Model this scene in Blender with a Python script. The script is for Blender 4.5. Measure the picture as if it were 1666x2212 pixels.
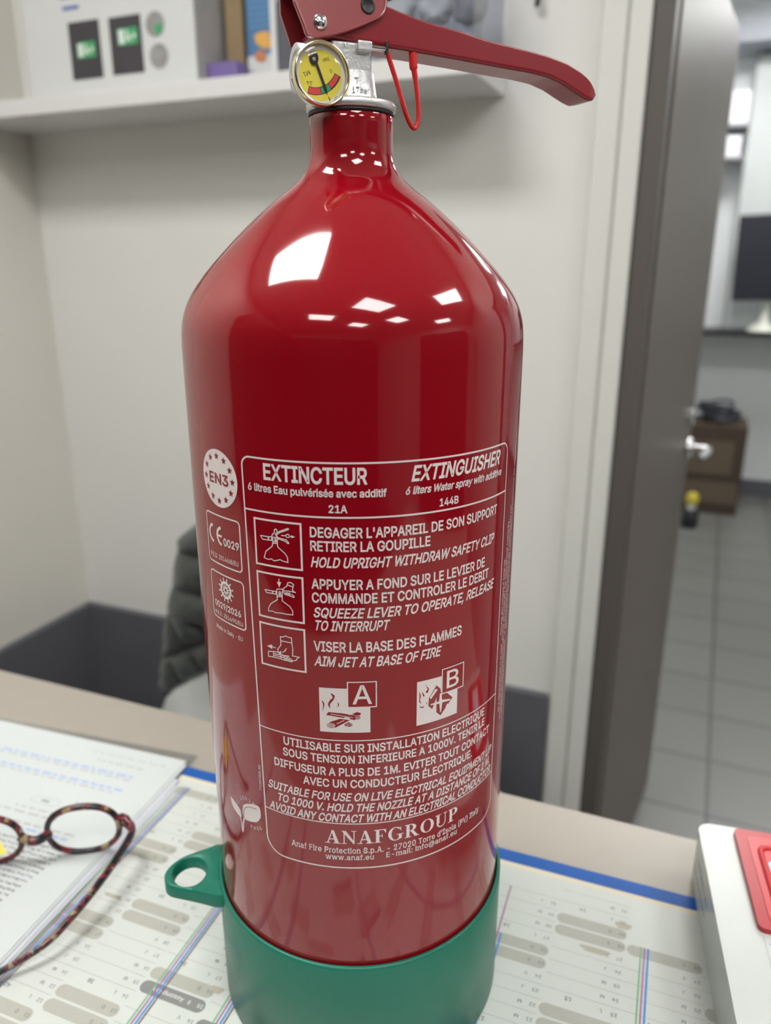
import bpy, math, random
from math import sin, cos, pi, radians, sqrt, atan2, hypot
from mathutils import Vector, Matrix
import datetime
from mathutils.geometry import delaunay_2d_cdt

for o in list(bpy.data.objects):
    bpy.data.objects.remove(o)
SC = bpy.context.scene
COL = SC.collection
random.seed(4)

# ------------------------------------------------------------------ camera
CAMX, CAMY, CAMZ = 0.1566, -0.3418, 0.412
cd = bpy.data.cameras.new('camera')
cam = bpy.data.objects.new('camera', cd)
COL.objects.link(cam)
cam.location = (CAMX, CAMY, CAMZ)
cam.rotation_euler = (radians(90 - 17.75), 0, radians(22.3))
cd.sensor_fit = 'HORIZONTAL'
cd.sensor_width = 36.0
cd.lens = 1650.0 / 1666.0 * 36.0
cd.clip_start = 0.01
cd.dof.use_dof = True
cd.dof.focus_distance = 0.343
cd.dof.aperture_fstop = 0.03565 / 0.0039
SC.camera = cam

# ------------------------------------------------------------------ world, exposure
w = bpy.data.worlds.new('world')
SC.world = w
w.use_nodes = True
w.node_tree.nodes['Background'].inputs[0].default_value = (0.9, 0.95, 1.0, 1)
w.node_tree.nodes['Background'].inputs[1].default_value = 0.25
SC.view_settings.view_transform = 'Standard'
SC.view_settings.look = 'None'
SC.view_settings.gamma = 1.0
SC.view_settings.use_curve_mapping = False
SC.view_settings.exposure = 0.42
SC.cycles.use_denoising = True
SC.cycles.max_bounces = 10
SC.cycles.transparent_max_bounces = 24
SC.cycles.sample_clamp_indirect = 6.0
LAMP = 13.5           # radiance of the ceiling panels
LAMP_NEAR = 21.0     # the panel right over the desk
LAMP_FAR = 26.0       # panels of the next room


# ------------------------------------------------------------------ materials
def mat(name, col, rough=0.5, metal=0.0, spec=0.5, coat=0.0, emit=None, bump=None, noise=None, trans=0.0, sheen=0.0):
    m = bpy.data.materials.new(name)
    m.use_nodes = True
    nt = m.node_tree
    b = nt.nodes['Principled BSDF']
    b.inputs['Base Color'].default_value = (*col, 1)
    b.inputs['Roughness'].default_value = rough
    b.inputs['Metallic'].default_value = metal
    b.inputs['Specular IOR Level'].default_value = spec
    b.inputs['Coat Weight'].default_value = coat
    b.inputs['Coat Roughness'].default_value = 0.03
    b.inputs['Transmission Weight'].default_value = trans
    b.inputs['Sheen Weight'].default_value = sheen
    if emit:
        b.inputs['Emission Color'].default_value = (*emit[0], 1)
        b.inputs['Emission Strength'].default_value = emit[1]
    tc = nt.nodes.new('ShaderNodeTexCoord')
    if noise:   # (scale, dark factor)
        n = nt.nodes.new('ShaderNodeTexNoise')
        n.inputs['Scale'].default_value = noise[0]
        n.inputs['Detail'].default_value = 4
        nt.links.new(tc.outputs['Object'], n.inputs['Vector'])
        r = nt.nodes.new('ShaderNodeMix')
        r.data_type = 'RGBA'
        r.inputs[6].default_value = (*[c * noise[1] for c in col], 1)
        r.inputs[7].default_value = (*col, 1)
        nt.links.new(n.outputs['Fac'], r.inputs[0])
        nt.links.new(r.outputs[2], b.inputs['Base Color'])
    if bump:    # (scale, strength, distance)
        n = nt.nodes.new('ShaderNodeTexNoise')
        n.inputs['Scale'].default_value = bump[0]
        n.inputs['Detail'].default_value = 3
        nt.links.new(tc.outputs['Object'], n.inputs['Vector'])
        bp = nt.nodes.new('ShaderNodeBump')
        bp.inputs['Strength'].default_value = bump[1]
        bp.inputs['Distance'].default_value = bump[2]
        nt.links.new(n.outputs['Fac'], bp.inputs['Height'])
        nt.links.new(bp.outputs['Normal'], b.inputs['Normal'])
    return m


def clear_mat(name, tint=(1, 1, 1), fac=0.12, rough=0.03):
    m = bpy.data.materials.new(name)
    m.use_nodes = True
    nt = m.node_tree
    out = nt.nodes['Material Output']
    nt.nodes.remove(nt.nodes['Principled BSDF'])
    t = nt.nodes.new('ShaderNodeBsdfTransparent')
    t.inputs[0].default_value = (*tint, 1)
    g = nt.nodes.new('ShaderNodeBsdfGlossy')
    g.inputs['Roughness'].default_value = rough
    f = nt.nodes.new('ShaderNodeFresnel')
    f.inputs['IOR'].default_value = 1.5
    mx = nt.nodes.new('ShaderNodeMath')
    mx.operation = 'MULTIPLY_ADD'
    mx.inputs[1].default_value = 0.9
    mx.inputs[2].default_value = fac
    mx.use_clamp = True
    nt.links.new(f.outputs[0], mx.inputs[0])
    ge = nt.nodes.new('ShaderNodeNewGeometry')
    iv = nt.nodes.new('ShaderNodeMath')
    iv.operation = 'SUBTRACT'
    iv.inputs[0].default_value = 1.0
    nt.links.new(ge.outputs['Backfacing'], iv.inputs[1])
    mu = nt.nodes.new('ShaderNodeMath')
    mu.operation = 'MULTIPLY'
    nt.links.new(mx.outputs[0], mu.inputs[0])
    nt.links.new(iv.outputs[0], mu.inputs[1])
    ms = nt.nodes.new('ShaderNodeMixShader')
    nt.links.new(mu.outputs[0], ms.inputs[0])
    nt.links.new(t.outputs[0], ms.inputs[1])
    nt.links.new(g.outputs[0], ms.inputs[2])
    nt.links.new(ms.outputs[0], out.inputs[0])
    return m


M = {}
M['wall'] = mat('wall_paint', (0.755, 0.76, 0.725), 0.75, bump=(60, 0.05, 0.001))
M['wall_warm'] = mat('wall_paint_warm', (0.70, 0.685, 0.63), 0.8, bump=(60, 0.05, 0.001))
M['ceil'] = mat('ceiling_tile', (0.80, 0.80, 0.78), 0.9)
M['dark_skirt'] = mat('dark_grey_panel', (0.125, 0.128, 0.148), 0.6, noise=(9, 0.8))
M['white_lam'] = mat('white_laminate', (0.68, 0.68, 0.68), 0.45)
M['trim_white'] = mat('white_trim', (0.71, 0.72, 0.68), 0.5)
M['door'] = mat('brown_grey_door', (0.165, 0.138, 0.118), 0.44, noise=(3, 0.9))
M['jamb'] = mat('brown_grey_frame', (0.10, 0.090, 0.080), 0.5)
M['chrome'] = mat('chrome', (0.8, 0.8, 0.82), 0.12, metal=1)
M['gold'] = mat('gilt_bezel', (0.80, 0.73, 0.55), 0.16, metal=1)
M['alu'] = mat('cast_aluminium', (0.66, 0.67, 0.68), 0.38, metal=0.85, bump=(900, 0.35, 0.0004))
M['black'] = mat('black_rubber', (0.01, 0.01, 0.012), 0.5)
M['red'] = mat('red_gloss_paint', (0.235, 0.0019, 0.0078), 0.08, spec=0.5, coat=0.25)
M['red_flat'] = mat('red_print_gap', (0.235, 0.0019, 0.0078), 0.12, spec=0.5)
M['print'] = mat('white_ink', (0.72, 0.66, 0.65), 0.35, spec=0.4)
M['red_lever'] = mat('red_lever_paint', (0.25, 0.012, 0.021), 0.28, spec=0.6, bump=(160, 0.06, 0.0006))
M['red_plate'] = mat('red_plate_paint', (0.27, 0.022, 0.03), 0.30, spec=1.0, coat=0.5, bump=(260, 0.12, 0.0006))
M['seal'] = mat('red_plastic_seal', (0.62, 0.02, 0.02), 0.35)
M['green'] = mat('green_plastic', (0.006, 0.150, 0.098), 0.36, spec=0.45)
M['dial'] = mat('yellow_dial', (0.72, 0.62, 0.06), 0.6)
M['dial_red'] = mat('dial_red', (0.62, 0.05, 0.05), 0.6)
M['dial_green'] = mat('dial_green', (0.03, 0.32, 0.08), 0.6)
M['dial_rim'] = mat('dial_pale_rim', (0.72, 0.71, 0.62), 0.5)
M['ink'] = mat('black_ink', (0.02, 0.02, 0.025), 0.6)
M['needle'] = mat('needle_black', (0.02, 0.022, 0.035), 0.3)
M['glass'] = clear_mat('clear_glass', (1, 1, 1), 0.0)
M['film'] = clear_mat('clear_sleeve', (0.92, 0.93, 0.94), 0.32, 0.25)
M['binplastic'] = clear_mat('clear_bin_plastic', (0.88, 0.89, 0.93), 0.10, 0.12)
M['desk'] = mat('beige_desk_laminate', (0.36, 0.33, 0.285), 0.42, noise=(40, 0.94))
M['paper'] = mat('paper', (0.56, 0.60, 0.60), 0.7)
M['paper2'] = mat('paper_blueish', (0.54, 0.56, 0.61), 0.7)
M['cal'] = mat('calendar_paper', (0.60, 0.635, 0.60), 0.42, noise=(14, 0.93), spec=0.4)
M['blue_band'] = mat('blue_binding', (0.012, 0.105, 0.42), 0.5, spec=0.3, noise=(30, 0.8))
M['cream'] = mat('cream_glue_line', (0.68, 0.63, 0.50), 0.6)
M['pill'] = mat('grey_weekend', (0.43, 0.435, 0.385), 0.5, noise=(220, 0.9))
M['pill_dark'] = mat('dark_holiday', (0.24, 0.245, 0.245), 0.5, noise=(220, 0.85))
M['cal_ink'] = mat('calendar_ink', (0.17, 0.17, 0.18), 0.6)
M['cal_line'] = mat('calendar_rule', (0.36, 0.37, 0.37), 0.6)
M['cal_white'] = mat('calendar_white_text', (0.75, 0.76, 0.74), 0.6)
M['st_g'] = mat('stripe_green', (0.16, 0.42, 0.22), 0.5)
M['st_p'] = mat('stripe_purple', (0.36, 0.12, 0.30), 0.5)
M['st_b'] = mat('stripe_blue', (0.06, 0.25, 0.62), 0.5)
M['st_n'] = mat('stripe_brown', (0.16, 0.09, 0.07), 0.5)
M['stain'] = mat('yellow_stain', (0.46, 0.44, 0.36), 0.6, noise=(90, 0.85))
M['txt_blue'] = mat('blue_print', (0.30, 0.42, 0.68), 0.7)
M['txt_grey'] = mat('grey_print', (0.42, 0.43, 0.44), 0.7)
M['txt_dark'] = mat('dark_print', (0.25, 0.25, 0.26), 0.7)
M['pen_red'] = mat('red_pen', (0.60, 0.10, 0.10), 0.7)
M['sticky'] = mat('yellow_sticky', (0.80, 0.66, 0.10), 0.7)
M['dev_white'] = mat('white_case_plastic', (0.55, 0.59, 0.565), 0.28, bump=(12, 0.25, 0.004))
M['dev_red'] = mat('red_bezel_plastic', (0.42, 0.016, 0.025), 0.32)
M['dev_red2'] = mat('red_inner_plastic', (0.56, 0.035, 0.045), 0.30)
M['dev_win'] = mat('window_film', (0.80, 0.80, 0.84), 0.12, coat=0.5)
M['dev_blue'] = mat('blue_letter', (0.06, 0.16, 0.60), 0.5)
M['jacket'] = mat('dark_green_nylon', (0.030, 0.037, 0.034), 0.38, bump=(35, 0.35, 0.01), sheen=0.2)
M['chair_white'] = mat('white_shell', (0.88, 0.90, 0.89), 0.35)
M['card'] = mat('brown_card', (0.30, 0.215, 0.115), 0.7, noise=(20, 0.85))
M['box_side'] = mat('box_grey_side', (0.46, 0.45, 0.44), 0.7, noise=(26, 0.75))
M['box_white'] = mat('box_white', (0.62, 0.64, 0.64), 0.5)
M['photo'] = mat('box_photo_dark', (0.055, 0.05, 0.06), 0.5, noise=(14, 0.6))
M['photo_l'] = mat('box_photo_grey', (0.38, 0.38, 0.38), 0.5, noise=(60, 0.5))
M['exit_green'] = mat('exit_green', (0.05, 0.34, 0.13), 0.5)
M['exit_white'] = mat('exit_white', (0.70, 0.80, 0.72), 0.5)
M['poster_blue'] = mat('poster_blue', (0.085, 0.215, 0.42), 0.5, noise=(18, 0.75))
M['poster_light'] = mat('poster_light_blue', (0.16, 0.36, 0.62), 0.5)
M['poster_yel'] = mat('poster_yellow', (0.72, 0.40, 0.09), 0.5)
M['poster_org'] = mat('poster_orange', (0.52, 0.20, 0.09), 0.5)
M['purple'] = mat('purple_plastic', (0.17, 0.12, 0.33), 0.5)
M['slate'] = mat('slate_box', (0.085, 0.085, 0.105), 0.5)
M['grey_soft'] = mat('grey_goods', (0.34, 0.34, 0.36), 0.6)
M['pale_goods'] = mat('pale_goods', (0.62, 0.64, 0.62), 0.5)
M['red_goods'] = mat('red_goods', (0.45, 0.04, 0.04), 0.5)
M['duct'] = mat('pale_duct', (0.36, 0.38, 0.42), 0.6)
M['monitor'] = mat('monitor_black', (0.016, 0.018, 0.028), 0.35)
M['stand'] = mat('monitor_stand', (0.62, 0.64, 0.56), 0.4)
M['far_wall'] = mat('far_wall', (0.74, 0.76, 0.77), 0.7)
M['cab_far'] = mat('far_cabinet', (0.56, 0.59, 0.59), 0.4)
M['bright_goods'] = mat('white_goods', (0.85, 0.87, 0.93), 0.3)
M['black_top'] = mat('black_worktop', (0.012, 0.012, 0.013), 0.4)
M['box_brown'] = mat('brown_carton', (0.075, 0.05, 0.032), 0.7, noise=(5, 0.6))
M['box_brown_l'] = mat('carton_light', (0.14, 0.105, 0.07), 0.7, noise=(5, 0.7))
M['cable'] = mat('black_cable', (0.018, 0.02, 0.03), 0.4)
M['yellow'] = mat('yellow_plastic', (0.55, 0.45, 0.04), 0.5)
M['lamp'] = mat('lamp_diffuser', (0.9, 0.9, 0.9), 0.5, emit=((1.0, 0.98, 0.95), LAMP))
M['lamp_near'] = mat('lamp_diffuser_near', (0.9, 0.9, 0.9), 0.5, emit=((1.0, 0.98, 0.95), LAMP_NEAR))
M['lamp_far'] = mat('lamp_diffuser_far', (0.9, 0.9, 0.9), 0.5, emit=((1.0, 0.99, 0.97), LAMP_FAR))
M['lamp_frame'] = mat('lamp_frame', (0.8, 0.8, 0.8), 0.5)
M['added_cupboard'] = mat('added_dark_cupboard', (0.07, 0.05, 0.045), 0.45)  # for the unseen units added to give the red paint dark reflections


def tortoise():
    m = bpy.data.materials.new('tortoiseshell')
    m.use_nodes = True
    nt = m.node_tree
    b = nt.nodes['Principled BSDF']
    b.inputs['Roughness'].default_value = 0.22
    tc = nt.nodes.new('ShaderNodeTexCoord')
    n = nt.nodes.new('ShaderNodeTexNoise')
    n.inputs['Scale'].default_value = 110
    n.inputs['Detail'].default_value = 1.5
    nt.links.new(tc.outputs['Object'], n.inputs['Vector'])
    r = nt.nodes.new('ShaderNodeValToRGB')
    r.color_ramp.interpolation = 'LINEAR'
    e = r.color_ramp.elements
    e[0].position = 0.0; e[0].color = (0.016, 0.014, 0.018, 1)
    e[1].position = 1.0; e[1].color = (0.34, 0.25, 0.13, 1)
    for p, c in ((0.49, (0.016, 0.014, 0.017, 1)), (0.515, (0.19, 0.02, 0.035, 1)), (0.56, (0.21, 0.03, 0.04, 1)), (0.58, (0.022, 0.018, 0.018, 1)), (0.61, (0.03, 0.024, 0.02, 1)), (0.64, (0.32, 0.24, 0.13, 1))):
        k = r.color_ramp.elements.new(p)
        k.color = c
    nt.links.new(n.outputs['Fac'], r.inputs[0])
    nt.links.new(r.outputs[0], b.inputs['Base Color'])
    return m


M['tortoise'] = tortoise()


def floor_mat():
    m = bpy.data.materials.new('grey_floor_tiles')
    m.use_nodes = True
    nt = m.node_tree
    b = nt.nodes['Principled BSDF']
    b.inputs['Roughness'].default_value = 0.35
    tc = nt.nodes.new('ShaderNodeTexCoord')
    mp = nt.nodes.new('ShaderNodeMapping')
    mp.inputs['Rotation'].default_value = (0, 0, radians(0.9))
    mp.inputs['Location'].default_value = (-0.291 / 0.278 + 2, -1.706 / 0.278 + 8, 0)
    mp.inputs['Scale'].default_value = (1 / 0.278, 1 / 0.278, 1)
    nt.links.new(tc.outputs['Object'], mp.inputs['Vector'])
    br = nt.nodes.new('ShaderNodeTexBrick')
    br.offset = 0.0
    br.inputs['Scale'].default_value = 1.0
    br.inputs['Brick Width'].default_value = 1.0
    br.inputs['Row Height'].default_value = 1.0
    br.inputs['Mortar Size'].default_value = 0.022
    br.inputs['Mortar Smooth'].default_value = 0.2
    br.inputs['Color1'].default_value = (0.135, 0.135, 0.128, 1)
    br.inputs['Color2'].default_value = (0.15, 0.15, 0.142, 1)
    br.inputs['Mortar'].default_value = (0.06, 0.06, 0.06, 1)
    nt.links.new(mp.outputs[0], br.inputs['Vector'])
    nt.links.new(br.outputs['Color'], b.inputs['Base Color'])
    return m


M['floor'] = floor_mat()


# ------------------------------------------------------------------ mesh helpers
class MB:
    def __init__(s):
        s.v, s.f, s.m, s.mats, s.sm = [], [], [], [], []

    def mi(s, m):
        if m not in s.mats:
            s.mats.append(m)
        return s.mats.index(m)

    def add(s, verts, faces, m, smooth=False, T=None):
        k = len(s.v)
        s.v += [tuple(T @ Vector(v)) if T else tuple(v) for v in verts]
        i = s.mi(m)
        for f in faces:
            s.f.append([a + k for a in f])
            s.m.append(i)
            s.sm.append(smooth)
        return s

    def box(s, lo, hi, m, T=None):
        x0, y0, z0 = lo
        x1, y1, z1 = hi
        v = [(x0, y0, z0), (x1, y0, z0), (x1, y1, z0), (x0, y1, z0), (x0, y0, z1), (x1, y0, z1), (x1, y1, z1), (x0, y1, z1)]
        f = [(3, 2, 1, 0), (4, 5, 6, 7), (0, 1, 5, 4), (1, 2, 6, 5), (2, 3, 7, 6), (3, 0, 4, 7)]
        return s.add(v, f, m, False, T)

    def lathe(s, prof, m, seg=64, smooth=True, T=None, cap0=True, cap1=True):
        v, f = [], []
        n = len(prof)
        for (r, z) in prof:
            for k in range(seg):
                a = 2 * pi * k / seg
                v.append((r * cos(a), r * sin(a), z))
        for i in range(n - 1):
            for k in range(seg):
                k2 = (k + 1) % seg
                f.append((i * seg + k, i * seg + k2, (i + 1) * seg + k2, (i + 1) * seg + k))
        s.add(v, f, m, smooth, T)
        if cap0:
            s.add(v[:seg], [list(range(seg))[::-1]], m, False, T)
        if cap1:
            s.add(v[-seg:], [list(range(seg))], m, False, T)
        return s

    def prism(s, poly, a0, a1, m, T=None, smooth=False):
        """poly in (x,y), extruded along z from a0 to a1"""
        n = len(poly)
        v = [(x, y, a0) for x, y in poly] + [(x, y, a1) for x, y in poly]
        f = [list(range(n))[::-1], [n + i for i in range(n)]]
        s.add(v, f, m, False, T)
        s.add(v, [(i, (i + 1) % n, n + (i + 1) % n, n + i) for i in range(n)], m, smooth, T)
        return s

    def tube(s, pts, r, m, seg=12, closed=False, cap=True, flat=None):
        """round tube along pts; r number or list; flat=(sx, sz) squashes the section"""
        P = [Vector(p) for p in pts]
        n = len(P)
        R = r if isinstance(r, (list, tuple)) else [r] * n
        tang = []
        for i in range(n):
            a = P[(i - 1) % n] if (closed or i) else P[0]
            b = P[(i + 1) % n] if (closed or i < n - 1) else P[-1]
            tang.append((b - a).normalized())
        up = Vector((0, 0, 1))
        if abs(tang[0].dot(up)) > 0.95:
            up = Vector((0, 1, 0))
        nx = tang[0].cross(up).normalized()
        v, f = [], []
        for i in range(n):
            t = tang[i]
            nx = (nx - t * nx.dot(t)).normalized()
            ny = t.cross(nx)
            for k in range(seg):
                a = 2 * pi * k / seg
                fx, fy = flat if flat else (1, 1)
                v.append(P[i] + nx * (R[i] * fx * cos(a)) + ny * (R[i] * fy * sin(a)))
        for i in range(n if closed else n - 1):
            j = (i + 1) % n
            for k in range(seg):
                k2 = (k + 1) % seg
                f.append((i * seg + k, i * seg + k2, j * seg + k2, j * seg + k))
        s.add(v, f, m, True)
        if cap and not closed:
            s.add(v[:seg], [list(range(seg))[::-1]], m)
            s.add(v[-seg:], [list(range(seg))], m)
        return s

    def sphere(s, c, r, m, sx=1, sy=1, sz=1, seg=20, T=None):
        v, f = [], []
        h = seg // 2
        for i in range(h + 1):
            a = pi * i / h
            for k in range(seg):
                b = 2 * pi * k / seg
                v.append((c[0] + r * sx * sin(a) * cos(b), c[1] + r * sy * sin(a) * sin(b), c[2] + r * sz * cos(a)))
        for i in range(h):
            for k in range(seg):
                k2 = (k + 1) % seg
                f.append((i * seg + k, (i + 1) * seg + k, (i + 1) * seg + k2, i * seg + k2))
        return s.add(v, f, m, True, T)

    def build(s, name, parent=None, bevel=0, seg=2, angle=35):
        me = bpy.data.meshes.new(name)
        me.from_pydata([tuple(v) for v in s.v], [], s.f)
        for m in s.mats:
            me.materials.append(m)
        me.polygons.foreach_set('material_index', s.m)
        me.polygons.foreach_set('use_smooth', s.sm)
        me.update()
        o = bpy.data.objects.new(name, me)
        COL.objects.link(o)
        if parent:
            o.parent = parent
            o.matrix_parent_inverse = parent.matrix_basis.inverted()
        if bevel:
            b = o.modifiers.new('bevel', 'BEVEL')
            b.width = bevel
            b.segments = seg
            b.limit_method = 'ANGLE'
            b.angle_limit = radians(angle)
            b.harden_normals = False
        return o


def tag(o, label=None, cat=None, group=None, kind=None):
    if label: o['label'] = label
    if cat: o['category'] = cat
    if group: o['group'] = group
    if kind: o['kind'] = kind
    return o


def empty(name, loc, label, cat, group=None, rz=0):
    o = bpy.data.objects.new(name, None)
    o.empty_display_size = 0.05
    COL.objects.link(o)
    o.location = loc
    o.rotation_euler = (0, 0, rz)
    return tag(o, label, cat, group)


def rrect(x0, y0, x1, y1, r, n=6):
    p = []
    for cx, cy, a0 in ((x1 - r, y1 - r, 0), (x0 + r, y1 - r, 90), (x0 + r, y0 + r, 180), (x1 - r, y0 + r, 270)):
        for i in range(n + 1):
            a = radians(a0 + 90 * i / n)
            p.append((cx + r * cos(a), cy + r * sin(a)))
    return p


def circle(cx, cy, r, n=40, ry=None):
    ry = ry or r
    return [(cx + r * cos(2 * pi * i / n), cy + ry * sin(2 * pi * i / n)) for i in range(n)]


def catmull(pts, k=6, closed=False):
    P = [Vector(p) for p in pts]
    n = len(P)
    out = []
    for i in range(n if closed else n - 1):
        if closed:
            a, b, c, d = P[(i - 1) % n], P[i], P[(i + 1) % n], P[(i + 2) % n]
        else:
            a, b, c, d = P[max(i - 1, 0)], P[i], P[i + 1], P[min(i + 2, n - 1)]
        for j in range(k):
            t = j / k
            out.append(0.5 * ((2 * b) + (c - a) * t + (2 * a - 5 * b + 4 * c - d) * t * t + (3 * b - a - 3 * c + d) * t ** 3))
    if not closed:
        out.append(P[-1])
    return [tuple(p) for p in out]


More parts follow.
